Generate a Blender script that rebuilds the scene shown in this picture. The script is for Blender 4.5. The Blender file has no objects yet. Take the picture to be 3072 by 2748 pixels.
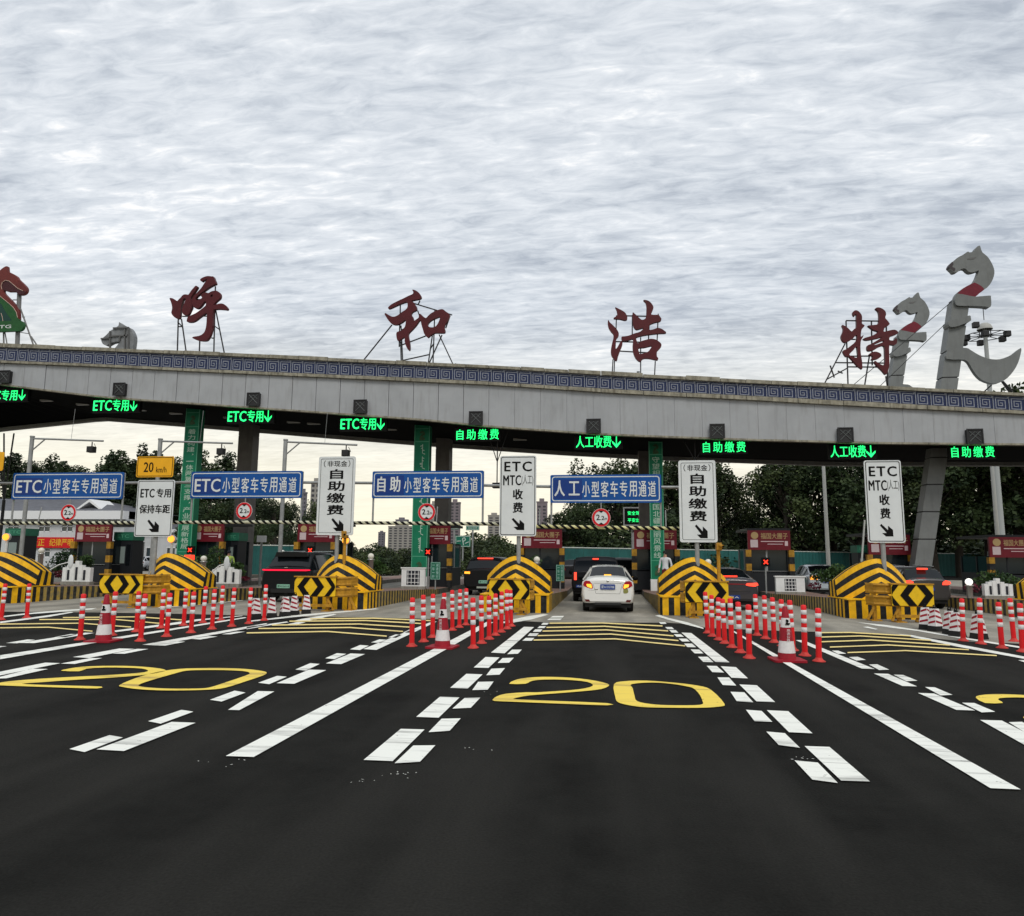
import bpy, bmesh, math, random
import numpy as np
from mathutils import Vector, Matrix
from mathutils.geometry import tessellate_polygon
R_ = math.radians
random.seed(11); rng = np.random.default_rng(5)
SC = bpy.context.scene; COL = SC.collection
# ------------------------------------------------------------------ camera
FPX = 2189.0; CAMH = 1.75
YAW, PITCH, ROLL = R_(7.5642), R_(7.719), R_(0.45)
cy, sy, cp, sp = math.cos(YAW), math.sin(YAW), math.cos(PITCH), math.sin(PITCH)
FW = Vector((-sy*cp, cy*cp, sp)); RT0 = Vector((cy, sy, 0)); UP0 = RT0.cross(FW)
RT = RT0*math.cos(ROLL)+UP0*math.sin(ROLL); UP = -RT0*math.sin(ROLL)+UP0*math.cos(ROLL)
cam = bpy.data.cameras.new('camera'); camo = bpy.data.objects.new('camera', cam); COL.objects.link(camo)
M = Matrix((RT, UP, -FW)).transposed().to_4x4(); M.translation = (0, 0, CAMH); camo.matrix_world = M
cam.sensor_fit = 'HORIZONTAL'; cam.sensor_width = 36; cam.lens = FPX/3072*36; cam.clip_start = .1; cam.clip_end = 6000
SC.camera = camo
# ------------------------------------------------------------------ world + sun
wd = bpy.data.worlds.new('World'); SC.world = wd; wd.use_nodes = True
nt = wd.node_tree; nt.nodes.clear(); N = nt.nodes.new; L = nt.links.new
def mth(op, a, b=None, c=None):
    n = N('ShaderNodeMath'); n.operation = op
    for i, v in enumerate((a, b, c)):
        if v is None: continue
        if isinstance(v, (int, float)): n.inputs[i].default_value = v
        else: L(v, n.inputs[i])
    return n.outputs[0]
SUN_EL, SUN_AZ = R_(50), R_(163)          # azimuth measured from +Y towards +X
sky = N('ShaderNodeTexSky'); sky.sky_type = 'NISHITA'; sky.sun_disc = False
sky.sun_elevation = SUN_EL; sky.sun_rotation = SUN_AZ
tc = N('ShaderNodeTexCoord'); sep = N('ShaderNodeSeparateXYZ'); L(tc.outputs['Generated'], sep.inputs[0])
z = mth('MAXIMUM', sep.outputs[2], 0.0); zz = mth('ADD', z, 0.10)
px = mth('DIVIDE', sep.outputs[0], zz); py = mth('DIVIDE', sep.outputs[1], zz)
comb = N('ShaderNodeCombineXYZ'); L(px, comb.inputs[0]); L(py, comb.inputs[1])
mapn = N('ShaderNodeMapping'); mapn.inputs['Rotation'].default_value = (0, 0, R_(14)); mapn.inputs['Scale'].default_value = (1.7, 4.6, 1)
L(comb.outputs[0], mapn.inputs[0])
def noise(vec, scale, det, rough, dist):
    n = N('ShaderNodeTexNoise'); L(vec, n.inputs['Vector']); n.inputs['Scale'].default_value = scale
    n.inputs['Detail'].default_value = det; n.inputs['Roughness'].default_value = rough; n.inputs['Distortion'].default_value = dist
    return n.outputs['Fac']
n1 = noise(mapn.outputs[0], 1.0, 10, .62, .25)
n2 = noise(mapn.outputs[0], 6.0, 9, .62, .5)
map2 = N('ShaderNodeMapping'); map2.inputs['Rotation'].default_value = (0, 0, R_(-25)); map2.inputs['Scale'].default_value = (.55, 1.1, 1); L(comb.outputs[0], map2.inputs[0])
n3 = noise(map2.outputs[0], .75, 4, .5, .3)
mix = mth('ADD', mth('MULTIPLY', n1, .34), mth('ADD', mth('MULTIPLY', n2, .35), mth('MULTIPLY', n3, .31)))
rmp = N('ShaderNodeValToRGB'); L(mix, rmp.inputs[0]); e = rmp.color_ramp.elements
e[0].position = .385; e[0].color = (.44, .485, .55, 1); e[1].position = .595; e[1].color = (1.0, 1.0, 1.0, 1)
m_ = e.new(.47); m_.color = (.63, .675, .73, 1); m_ = e.new(.55); m_.color = (.80, .835, .875, 1)
# warm pale glow towards the horizon
hz = N('ShaderNodeMapRange'); L(z, hz.inputs[0]); hz.inputs[1].default_value = 0; hz.inputs[2].default_value = .34; hz.inputs[3].default_value = 1; hz.inputs[4].default_value = 0
hz.interpolation_type = 'SMOOTHSTEP'
mx = N('ShaderNodeMix'); mx.data_type = 'RGBA'; L(mth('MULTIPLY', hz.outputs[0], .84), mx.inputs['Factor']); L(rmp.outputs[0], mx.inputs['A'])
mx.inputs['B'].default_value = (1.10, 1.0, .74, 1)
skm = N('ShaderNodeMix'); skm.data_type = 'RGBA'; skm.inputs['Factor'].default_value = .93
sks = N('ShaderNodeVectorMath'); sks.operation = 'SCALE'; L(sky.outputs[0], sks.inputs[0]); sks.inputs['Scale'].default_value = .09
L(sks.outputs[0], skm.inputs['A']); L(mx.outputs['Result'], skm.inputs['B'])
bg = N('ShaderNodeBackground'); L(skm.outputs['Result'], bg.inputs[0]); bg.inputs[1].default_value = 1.09
wo = N('ShaderNodeOutputWorld'); L(bg.outputs[0], wo.inputs[0])
sun = bpy.data.lights.new('sun', 'SUN'); sun.energy = 1.5; sun.angle = R_(20); sun.color = (1, .95, .86)
suno = bpy.data.objects.new('sun', sun); COL.objects.link(suno)
sd = Vector((math.sin(SUN_AZ)*math.cos(SUN_EL), math.cos(SUN_AZ)*math.cos(SUN_EL), math.sin(SUN_EL)))
suno.rotation_euler = sd.to_track_quat('Z', 'Y').to_euler()
SC.view_settings.view_transform = 'Standard'; SC.view_settings.look = 'None'
SC.view_settings.exposure = 0.0; SC.view_settings.gamma = 1; SC.view_settings.use_curve_mapping = False
SC.render.engine = 'CYCLES'; SC.cycles.max_bounces = 6; SC.cycles.use_denoising = True
# ------------------------------------------------------------------ helpers
def ray(u, v): return FW+RT*((u-1536)/FPX)-UP*((v-1374)/FPX)
def P(u, v, Y):
    d = ray(u, v); return Vector((0, 0, CAMH))+d*(Y/d.y)
def G(u, v, z=0.0):
    d = ray(u, v); return Vector((0, 0, CAMH))+d*((z-CAMH)/d.z)
def CR(x0, y0, s): return lambda x, y: (x0+x/s, y0+y/s)
def box_at(u0, v0, u1, v1, Y):
    a = P(u0, v0, Y); b = P(u1, v1, Y); return a.x, b.x, b.z, a.z      # x0,x1,z0,z1
MATS = {}
def mat(name, col, rough=.6, metal=0., var=.0, vscale=4., col2=None, bump=0., bscale=60., emit=0., spec=.28, coat=0., stain=0.):
    if name in MATS: return MATS[name]
    m = bpy.data.materials.new(name); m.use_nodes = True; MATS[name] = m
    t = m.node_tree; b = t.nodes['Principled BSDF']; b.inputs['Roughness'].default_value = rough; b.inputs['Metallic'].default_value = metal
    b.inputs['Specular IOR Level'].default_value = spec; b.inputs['Coat Weight'].default_value = coat
    c = (*col, 1); b.inputs['Base Color'].default_value = c
    if emit: b.inputs['Emission Color'].default_value = c; b.inputs['Emission Strength'].default_value = emit
    if var or stain or bump:
        g = t.nodes.new('ShaderNodeTexCoord'); src = g.outputs['Object']
        if var:
            n = t.nodes.new('ShaderNodeTexNoise'); n.inputs['Scale'].default_value = vscale; n.inputs['Detail'].default_value = 7; n.inputs['Roughness'].default_value = .62; t.links.new(src, n.inputs['Vector'])
            r = t.nodes.new('ShaderNodeValToRGB'); t.links.new(n.outputs['Fac'], r.inputs[0])
            k2 = col2 or tuple(x*(1-var) for x in col)
            r.color_ramp.elements[0].position = .36; r.color_ramp.elements[0].color = (*k2, 1)
            r.color_ramp.elements[1].position = .62; r.color_ramp.elements[1].color = c
            out = r.outputs[0]
            if stain:
                mp = t.nodes.new('ShaderNodeMapping'); mp.inputs['Scale'].default_value = (3, 3, .35); t.links.new(src, mp.inputs[0])
                s2 = t.nodes.new('ShaderNodeTexNoise'); s2.inputs['Scale'].default_value = 2.2; s2.inputs['Detail'].default_value = 5; t.links.new(mp.outputs[0], s2.inputs['Vector'])
                r2 = t.nodes.new('ShaderNodeValToRGB'); r2.color_ramp.elements[0].position = .52; r2.color_ramp.elements[1].position = .72; t.links.new(s2.outputs['Fac'], r2.inputs[0])
                q = t.nodes.new('ShaderNodeMix'); q.data_type = 'RGBA'; q.blend_type = 'MULTIPLY'
                w = t.nodes.new('ShaderNodeMath'); w.operation = 'MULTIPLY'; w.inputs[1].default_value = stain; t.links.new(r2.outputs[0], w.inputs[0])
                t.links.new(w.outputs[0], q.inputs['Factor']); t.links.new(out, q.inputs['A']); q.inputs['B'].default_value = (.42, .38, .32, 1); out = q.outputs['Result']
            t.links.new(out, b.inputs['Base Color'])
        if bump:
            n = t.nodes.new('ShaderNodeTexNoise'); n.inputs['Scale'].default_value = bscale; n.inputs['Detail'].default_value = 5; t.links.new(src, n.inputs['Vector'])
            bb = t.nodes.new('ShaderNodeBump'); bb.inputs['Strength'].default_value = bump; bb.inputs['Distance'].default_value = .02; t.links.new(n.outputs['Fac'], bb.inputs['Height']); t.links.new(bb.outputs[0], b.inputs['Normal'])
    return m
WHITE = mat('white_paint', (.78, .79, .78), .45, var=.12, vscale=3)
SIGNW = mat('sign_white', (.66, .69, .70), .4, var=.07, vscale=2)
BLACK = mat('black_paint', (.004, .004, .004), .6, spec=.12)
PBLK = mat('weathered_black_paint', (.010, .011, .013), .6, var=.5, vscale=9, col2=(.03, .031, .032), spec=.15)
PYEL = mat('weathered_yellow_paint', (.90, .49, .008), .5, var=.22, vscale=5, stain=.3)
YEL = mat('yellow_sheeting', (.80, .50, .012), .42, var=.15, vscale=6)
RAILY = mat('yellow_rail_paint', (.50, .25, .02), .5, var=.3, vscale=8, stain=.6)
BLUE = mat('blue_sheeting', (.002, .075, .31), .4, var=.12, vscale=2)
GREEN = mat('green_banner_fabric', (.006, .19, .095), .6, var=.2, vscale=1.5)
GRNBOX = mat('green_enamel', (.02, .15, .09), .5, var=.2)
REDB = mat('maroon_panel', (.15, .008, .018), .45, var=.2)
REDC = mat('roof_letter_red', (.085, .006, .010), .5, var=.25, vscale=2)
STEEL = mat('galvanised_steel', (.33, .34, .34), .5, .35, var=.2, vscale=5)
DSTEEL = mat('dark_steel', (.03, .03, .032), .55, .3)
GREY = mat('grey_cladding', (.36, .36, .35), .5, var=.12, vscale=2, stain=.35)
CONC = mat('concrete', (.30, .285, .25), .85, var=.3, vscale=3, bump=.2, stain=.5)
DARKG = mat('dark_glass', (.006, .008, .010), .12, spec=.35)
RED = mat('delineator_red', (.74, .014, .018), .45, var=.12, vscale=10)
REFW = mat('reflective_white', (.72, .70, .70), .4, var=.12, vscale=14)
CONR = mat('cone_red', (.33, .008, .022), .5, var=.25, vscale=6)
TYRE = mat('tyre_rubber', (.012, .012, .012), .8)
LEDG = mat('led_green', (.02, 1., .22), emit=1.5)
LAMPR = mat('lit_red_lamp', (1., .035, .015), emit=2.2)
LAMPO = mat('lit_orange_lamp', (1., .35, .03), emit=1.7)
LAMPT = mat('lit_tail_lamp', (1., .06, .03), emit=1.5)
def obj(name, me, mats=None, parent=None, kind=None, loc=None):
    o = bpy.data.objects.new(name, me); COL.objects.link(o)
    if mats is not None and len(me.materials) == 0:
        for m in (mats if isinstance(mats, (list, tuple)) else [mats]): me.materials.append(m)
    if parent is not None: o.parent = parent
    if kind: o['kind'] = kind
    if loc is not None: o.location = loc
    return o
def thing(name, label, cat, loc=(0, 0, 0), group=None, rz=0):
    o = bpy.data.objects.new(name, None); o.empty_display_size = .2; COL.objects.link(o); o.location = loc; o.rotation_euler = (0, 0, rz)
    o['label'] = label; o['category'] = cat
    if group: o['group'] = group
    return o
def tag(o, label, cat, group=None):
    o['label'] = label; o['category'] = cat
    if group: o['group'] = group
    return o
def dup(o, loc=None, label=None, parent=None, rz=None):
    c = o.copy(); COL.objects.link(c)
    if parent is not None: c.parent = parent
    for ch in list(o.children): dup(ch, parent=c)
    if loc is not None: c.location = loc
    if label: c['label'] = label
    if rz is not None: c.rotation_euler = (0, 0, rz)
    return c
class MB:
    def __init__(s): s.v = []; s.f = []; s.m = []; s.sm = []
    def add(s, vs, fs, m=0, sm=False):
        k = len(s.v); s.v += [tuple(v) for v in vs]
        for f in fs: s.f.append(tuple(i+k for i in f)); s.m.append(m); s.sm.append(sm)
        return s
    def box(s, x0, x1, y0, y1, z0, z1, m=0):
        return s.add([(x0,y0,z0),(x1,y0,z0),(x1,y1,z0),(x0,y1,z0),(x0,y0,z1),(x1,y0,z1),(x1,y1,z1),(x0,y1,z1)],
                     [(0,3,2,1),(4,5,6,7),(0,1,5,4),(1,2,6,5),(2,3,7,6),(3,0,4,7)], m)
    def quad(s, a, b, c, d, m=0): return s.add([a, b, c, d], [(0, 1, 2, 3)], m)
    def bar(s, a, b, r, m=0, n=8, r2=None, square=False):
        a = Vector(a); b = Vector(b); d = (b-a)
        if d.length < 1e-6: return s
        d.normalize(); q = Vector((0, 0, 1)) if abs(d.z) < .9 else Vector((1, 0, 0))
        x = d.cross(q).normalized(); y = d.cross(x); r2 = r if r2 is None else r2
        if square: n = 4; off = math.pi/4; r = r*1.414; r2 = r2*1.414
        else: off = 0
        vs = []
        for p, rr in ((a, r), (b, r2)):
            for i in range(n):
                t = off+2*math.pi*i/n; vs.append(p+x*(rr*math.cos(t))+y*(rr*math.sin(t)))
        fs = [(i, (i+1) % n, n+(i+1) % n, n+i) for i in range(n)]
        s.add(vs, fs, m, not square); s.add(vs, [tuple(range(n))[::-1], tuple(range(n, 2*n))], m); return s
    def lathe(s, c, prof, n=16, m=0, sm=True):
        c = Vector(c); vs = []; fs = []
        for (r, z_) in prof:
            for i in range(n):
                t = 2*math.pi*i/n; vs.append(c+Vector((r*math.cos(t), r*math.sin(t), z_)))
        for j in range(len(prof)-1):
            for i in range(n): fs.append((j*n+i, j*n+(i+1) % n, (j+1)*n+(i+1) % n, (j+1)*n+i))
        return s.add(vs, fs, m, sm)
    def ball(s, c, r, m=0, n=12, sx=1, sy_=1, sz=1):
        c = Vector(c); vs = []; fs = []; h = n//2
        for j in range(h+1):
            ph = math.pi*j/h
            for i in range(n):
                t = 2*math.pi*i/n; vs.append(c+Vector((r*sx*math.sin(ph)*math.cos(t), r*sy_*math.sin(ph)*math.sin(t), r*sz*math.cos(ph))))
        for j in range(h):
            for i in range(n): fs.append((j*n+i, (j+1)*n+i, (j+1)*n+(i+1) % n, j*n+(i+1) % n))
        return s.add(vs, fs, m, True)
    def prism(s, loops, y0, y1, m=0, side=None):       # loops of (x,z); extruded along y
        side = m if side is None else side
        tri = tessellate_polygon([[Vector((p[0], p[1], 0)) for p in l] for l in loops])
        pts = [p for l in loops for p in l]; n = len(pts)
        vs = [(p[0], y0, p[1]) for p in pts]+[(p[0], y1, p[1]) for p in pts]
        fs = []
        for t in tri:
            a, b, c = (pts[i] for i in t)
            if (b[0]-a[0])*(c[1]-a[1])-(b[1]-a[1])*(c[0]-a[0]) < 0: t = (t[0], t[2], t[1])
            fs.append(tuple(t)); fs.append((t[0]+n, t[2]+n, t[1]+n))
        s.add(vs, fs, m); k = 0; sf = []
        for l in loops:
            q = len(l)
            for i in range(q): sf.append((k+i, k+(i+1) % q, n+k+(i+1) % q, n+k+i))
            k += q
        return s.add(vs, sf, side)
    def loft(s, rings, m=0, sm=True, cap=True):
        n = len(rings[0]); vs = [p for r in rings for p in r]; fs = []
        for j in range(len(rings)-1):
            for i in range(n): fs.append((j*n+i, (j+1)*n+i, (j+1)*n+(i+1) % n, j*n+(i+1) % n))
        s.add(vs, fs, m, sm)
        if cap: s.add(vs, [tuple(range(n)), tuple(range((len(rings)-1)*n, len(rings)*n))[::-1]], m)
        return s
    def mesh(s, name='mesh'):
        me = bpy.data.meshes.new(name); me.from_pydata(s.v, [], s.f)
        me.polygons.foreach_set('material_index', s.m); me.polygons.foreach_set('use_smooth', s.sm); me.update(); return me
    def build(s, name, mats, parent=None, kind=None, loc=None, bevel=0):
        me = s.mesh(name)
        o = obj(name, me, mats, parent, kind, loc)
        if bevel:
            b = o.modifiers.new('b', 'BEVEL'); b.width = bevel; b.segments = 2; b.limit_method = 'ANGLE'; b.angle_limit = R_(40)
        return o
def rrect(x0, x1, z0, z1, r, n=4):
    out = []
    for (cx, cz, a0) in ((x1-r, z0+r, -90), (x1-r, z1-r, 0), (x0+r, z1-r, 90), (x0+r, z0+r, 180)):
        for i in range(n+1):
            a = R_(a0+90*i/n); out.append((cx+r*math.cos(a), cz+r*math.sin(a)))
    return out
def smooth(l, k=3):
    n = len(l); out = []
    for i in range(n):
        p0, p1, p2, p3 = l[i-1], l[i], l[(i+1) % n], l[(i+2) % n]
        for j in range(k):
            t = j/k
            out.append(tuple(.5*((2*p1[d])+(-p0[d]+p2[d])*t+(2*p0[d]-5*p1[d]+4*p2[d]-p3[d])*t*t+(-p0[d]+3*p1[d]-3*p2[d]+p3[d])*t**3) for d in (0, 1)))
    return out
TXT = {}
def text_mesh(body, bold=0., spacing=1., res=3):
    key = (body, bold, spacing)
    if key in TXT: return TXT[key]
    c = bpy.data.curves.new('lettering', 'FONT'); c.body = body; c.size = 1; c.offset = bold; c.space_character = spacing; c.resolution_u = res
    o = bpy.data.objects.new('tmp', c); COL.objects.link(o); dg = bpy.context.evaluated_depsgraph_get(); dg.update()
    me = bpy.data.meshes.new_from_object(o.evaluated_get(dg)); bpy.data.objects.remove(o); bpy.data.curves.remove(c)
    co = np.empty(len(me.vertices)*3); me.vertices.foreach_get('co', co); co = co.reshape(-1, 3)
    fs = [tuple(p.vertices) for p in me.polygons]; bpy.data.meshes.remove(me)
    TXT[key] = (co, fs); return TXT[key]
def text(mb, body, x0, x1, z0, z1, y, m=0, bold=0., spacing=1., th=.004):
    if bold > 0:      # heavier strokes by overprinting, so small counters stay open
        k = (z1-z0)*bold*.75
        for i, (dx, dz) in enumerate(((-k, 0), (k, 0), (0, k*.6), (0, -k*.6))): text(mb, body, x0+dx, x1+dx, z0+dz, z1+dz, y-.0004*i, m, 0, spacing, th)
        return mb
    co, fs = text_mesh(body, bold, spacing)
    mn = co.min(0); mxx = co.max(0); sx = (x1-x0)/max(mxx[0]-mn[0], 1e-6); sz = (z1-z0)/max(mxx[1]-mn[1], 1e-6)
    n = len(co); vs = [(x0+(p[0]-mn[0])*sx, y-th, z0+(p[1]-mn[1])*sz) for p in co]
    mb.add(vs, fs, m); return mb
def column_text(mb, chars, xc, w, z_top, z_bot, y, m=0, bold=.02, fill=.84):
    h = (z_top-z_bot)/len(chars)
    for i, ch in enumerate(chars):
        zt = z_top-i*h
        if ch == ' ': continue
        if ch in '，、': text(mb, ch, xc+w*.2, xc+w*.4, zt-h*.5, zt-h*.25, y, m, bold); continue
        if ch == '一': text(mb, ch, xc-w/2, xc+w/2, zt-h*.55, zt-h*.43, y, m, bold); continue
        if ch == '三': text(mb, ch, xc-w/2, xc+w/2, zt-h*.78, zt-h*.2, y, m, bold); continue
        text(mb, ch, xc-w/2, xc+w/2, zt-h*(.5+fill/2), zt-h*(.5-fill/2), y, m, bold)
ARROW = [(.0, .93), (.11, 1.), (.60, .52), (.60, .80), (.88, .50), (1., 0.), (.42, .10), (.16, .33), (.45, .33)]
def arrow(mb, x0, x1, z0, z1, y, m=0):
    A = [(.02, .88), (.14, 1.), (.62, .50), (.64, .86), (1., .52), (1., .0), (.44, .0), (.16, .26), (.50, .28)]
    mb.prism([[(x0+(x1-x0)*a, z0+(z1-z0)*b) for a, b in A]], y-.004, y-.001, m); return mb
# ------------------------------------------------------------------ ground, road, apron
def ground_mat(name, c1, c2, sc, rough, bump=0, c3=None):
    m = bpy.data.materials.new(name); m.use_nodes = True; t = m.node_tree; b = t.nodes['Principled BSDF']; b.inputs['Roughness'].default_value = rough; b.inputs['Specular IOR Level'].default_value = .08
    g = t.nodes.new('ShaderNodeNewGeometry'); n = t.nodes.new('ShaderNodeTexNoise'); n.inputs['Scale'].default_value = sc; n.inputs['Detail'].default_value = 10; n.inputs['Roughness'].default_value = .7
    t.links.new(g.outputs['Position'], n.inputs['Vector']); r = t.nodes.new('ShaderNodeValToRGB'); r.color_ramp.elements[0].position = .35; r.color_ramp.elements[1].position = .65
    r.color_ramp.elements[0].color = (*c1, 1); r.color_ramp.elements[1].color = (*c2, 1); t.links.new(n.outputs['Fac'], r.inputs[0]); out = r.outputs[0]
    if c3:
        mp = t.nodes.new('ShaderNodeMapping'); mp.inputs['Scale'].default_value = (.9, .13, 1); t.links.new(g.outputs['Position'], mp.inputs[0])
        n2 = t.nodes.new('ShaderNodeTexNoise'); n2.inputs['Scale'].default_value = 1.; n2.inputs['Detail'].default_value = 4; t.links.new(mp.outputs[0], n2.inputs['Vector'])
        r2 = t.nodes.new('ShaderNodeValToRGB'); r2.color_ramp.elements[0].position = .42; r2.color_ramp.elements[1].position = .66; t.links.new(n2.outputs['Fac'], r2.inputs[0])
        q = t.nodes.new('ShaderNodeMix'); q.data_type = 'RGBA'; t.links.new(r2.outputs[0], q.inputs['Factor']); t.links.new(out, q.inputs['A']); q.inputs['B'].default_value = (*c3, 1); out = q.outputs['Result']
    n4 = t.nodes.new('ShaderNodeTexNoise'); n4.inputs['Scale'].default_value = 55; n4.inputs['Detail'].default_value = 3; t.links.new(g.outputs['Position'], n4.inputs['Vector'])
    ov = t.nodes.new('ShaderNodeMix'); ov.data_type = 'RGBA'; ov.blend_type = 'OVERLAY'; ov.inputs['Factor'].default_value = .55; t.links.new(out, ov.inputs['A']); t.links.new(n4.outputs['Fac'], ov.inputs['B']); out = ov.outputs['Result']
    t.links.new(out, b.inputs['Base Color'])
    if bump:
        bb = t.nodes.new('ShaderNodeBump'); bb.inputs['Strength'].default_value = bump; bb.inputs['Distance'].default_value = .01; t.links.new(n4.outputs['Fac'], bb.inputs['Height']); t.links.new(bb.outputs[0], b.inputs['Normal'])
    return m
def sheet(name, pts, z_, m, parent=None):
    mb = MB(); tri = tessellate_polygon([[Vector((p[0], p[1], 0)) for p in pts]]); vs = [(p[0], p[1], z_) for p in pts]; fs = []
    for t in tri:
        a, b, c = (pts[i] for i in t)
        fs.append(t if (b[0]-a[0])*(c[1]-a[1])-(b[1]-a[1])*(c[0]-a[0]) > 0 else (t[0], t[2], t[1]))
    mb.add(vs, fs); return mb.build(name, m, parent, None if parent else 'structure')
sheet('ground', [(-2500, -500), (2500, -500), (2500, 3500), (-2500, 3500)], -.02, ground_mat('verge_grass_and_soil', (.035, .055, .02), (.08, .085, .045), .6, .95))
ASPH = ground_mat('new_asphalt', (.0075, .0075, .0068), (.016, .016, .0145), .9, .97, .6, (.022, .0215, .0195))
road = sheet('asphalt_road', [(-75, -40), (60, -40), (60, 260), (-75, 260)], 0, ASPH)
APR = ground_mat('worn_apron_concrete', (.25, .235, .20), (.36, .34, .29), 1.1, .9, .3, (.19, .18, .155))
edge = [(-520, 1822), (-200, 1830), (0, 1835), (300, 1838), (560, 1842), (700, 1846), (900, 1850), (1120, 1853), (1330, 1858), (1480, 1858), (1560, 1863), (1640, 1867.5), (2000, 1868.5), (2060, 1872), (2120, 1884), (2340, 1893), (2500, 1897), (2730, 1909), (2900, 1925), (3072, 1932), (3500, 1950)]
ep = [G(u, v) for u, v in edge]
sheet('concrete_apron', [(p.x, p.y) for p in ep]+[(45, 70), (-60, 70)], .004, APR)
# road paint
def paint_mat(name, col, dark):
    m = bpy.data.materials.new(name); m.use_nodes = True; t = m.node_tree; b = t.nodes['Principled BSDF']; b.inputs['Roughness'].default_value = .6
    g = t.nodes.new('ShaderNodeNewGeometry'); mp = t.nodes.new('ShaderNodeMapping'); mp.inputs['Scale'].default_value = (.35, 3.2, 1); t.links.new(g.outputs['Position'], mp.inputs[0])
    n = t.nodes.new('ShaderNodeTexNoise'); n.inputs['Scale'].default_value = 1.5; n.inputs['Detail'].default_value = 8; n.inputs['Roughness'].default_value = .65; n.inputs['Distortion'].default_value = .6; t.links.new(mp.outputs[0], n.inputs['Vector'])
    r = t.nodes.new('ShaderNodeValToRGB'); r.color_ramp.elements[0].position = .30; r.color_ramp.elements[0].color = (*dark, 1); r.color_ramp.elements[1].position = .48; r.color_ramp.elements[1].color = (*col, 1)
    t.links.new(n.outputs['Fac'], r.inputs[0]); t.links.new(r.outputs[0], b.inputs['Base Color'])
    n5 = t.nodes.new('ShaderNodeTexNoise'); n5.inputs['Scale'].default_value = 9; n5.inputs['Detail'].default_value = 9; n5.inputs['Roughness'].default_value = .75; t.links.new(g.outputs['Position'], n5.inputs['Vector'])
    r5 = t.nodes.new('ShaderNodeValToRGB'); r5.color_ramp.elements[0].position = .33; r5.color_ramp.elements[1].position = .37; t.links.new(n5.outputs['Fac'], r5.inputs[0]); t.links.new(r5.outputs[0], b.inputs['Alpha'])
    return m
RP = paint_mat('white_road_paint', (.83, .84, .78), (.30, .30, .28)); RY = paint_mat('yellow_road_paint', (.86, .64, .08), (.40, .27, .06)); RY2 = paint_mat('pale_yellow_road_paint', (.86, .68, .26), (.45, .34, .14))
c1 = CR(0, 1700, 2.5438); c2 = CR(740, 1700, 2.2611); c3 = CR(1540, 1740, 2.2611); c4 = CR(2300, 1740, 2.636); c0 = lambda x, y: (x, y)
def mark(name, c, pts, m=RP, z_=.012):
    pp = [G(*c(x, y)) for x, y in pts]; return sheet(name, [(p.x, p.y) for p in pp], z_, m, road)
for q in [[(677,2272),(761,2275),(1344,1947),(1480,1868),(1462,1866),(1304,1947)], [(2971.5,2369),(3062.5,2373),(2368,1987),(2200,1893),(2190,1891),(2343,1986)]]:
    mark('solid_line', c0, q)
for q in [[(0,1980),(0,1968),(300,1921),(735,1852.5),(740,1855),(300,1928)], [(868,1867),(905,1858),(1000,1843),(1010,1845),(915,1866)]]:
    mark('solid_line', c0, q, z_=.013)
W2 = [[(793,1320),(990,1328),(1207,1112),(1045,1108)],[(1150,1026),(1302,1032),(1444,893),(1310,889)],[(1380,828),(1500,832),(1600,736),(1490,732)],[(1540,689),(1640,692),(1715,620),(1620,617)],[(1657,587),(1750,592),(1950,413),(1880,411)],
 [(203,796),(322,800),(540,707),(425,703)],[(537,661),(640,666),(803,597),(705,593)],[(790,563),(880,569),(1290,375),(1250,378)],[(-127,978),(-50,980),(187,853),(75,850)]]
N2 = [[(1003,1343),(1175,1333),(1280,1220),(1130,1222)],[(1233,1131),(1377,1121),(1452,1036),(1322,1039)],[(1395,970),(1520,964),(1585,895),(1478,897)],[(1530,843),(1635,840),(1675,785),(1570,787)],[(1625,742),(1715,738),(1752,693),(1660,697)],[(1703,658),(1780,656),(1813,622),(1735,625)],[(1767,598),(1840,595),(1867,566),(1800,567)],
 [(78,793),(152,803),(272,752),(207,746)],[(330,703),(402,710),(495,665),(432,659)],[(532,626),(595,632),(675,596),(612,591)],[(700,565),(768,570),(828,540),(770,535)],[(843,518),(905,523),(950,500),(900,497)],[(960,483),(1012,487),(1055,466),(1010,463)],[(1060,450),(1100,452),(1150,432),(1105,430)],
 [(270,395),(335,397),(400,380),(345,378)],[(425,362),(470,363),(530,350),(490,349)]]
for q in W2: mark('wide_dash', c2, q)
for q in N2: mark('narrow_dash', c2, q)
mark('edge_line', c2, [(0,413),(0,428),(130,405),(285,380),(270,375)])
mark('edge_line', c2, [(0,372),(0,379),(420,335),(900,290),(870,285),(400,325)])
N3 = [[(60,416),(125,416),(143,396),(85,396)],[(97,383),(157,383),(172,365),(112,365)],[(132,355),(185,355),(197,338),(148,338)],[(163,330),(210,329),(222,316),(178,316)],[(188,307),(230,306),(243,294),(202,293)],
 [(228,274),(318,274),(330,264),(245,264)],[(250,258),(335,257),(345,246),(268,247)],
 [(987,289),(1030,289),(1040,300),(1000,301)],[(1030,322),(1075,322),(1092,338),(1045,337)],[(1057,343),(1102,343),(1120,361),(1075,360)],[(1088,371),(1135,371),(1158,389),(1108,389)],[(1122,401),(1175,401),(1198,421),(1145,421)],[(1158,435),(1212,435),(1240,460),(1180,459)],[(1203,475),(1262,476),(1290,503),(1230,502)],[(1253,525),(1318,525),(1358,562),(1288,560)],[(1312,587),(1380,588),(1430,633),(1350,630)],[(1385,666),(1463,666),(1512,722),(1420,718)],[(1473,764),(1567,768),(1628,836),(1515,828)],[(1578,887),(1685,895),(1758,970),(1637,965)],[(1717,1036),(1842,1047),(1945,1147),(1800,1127)]]
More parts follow.
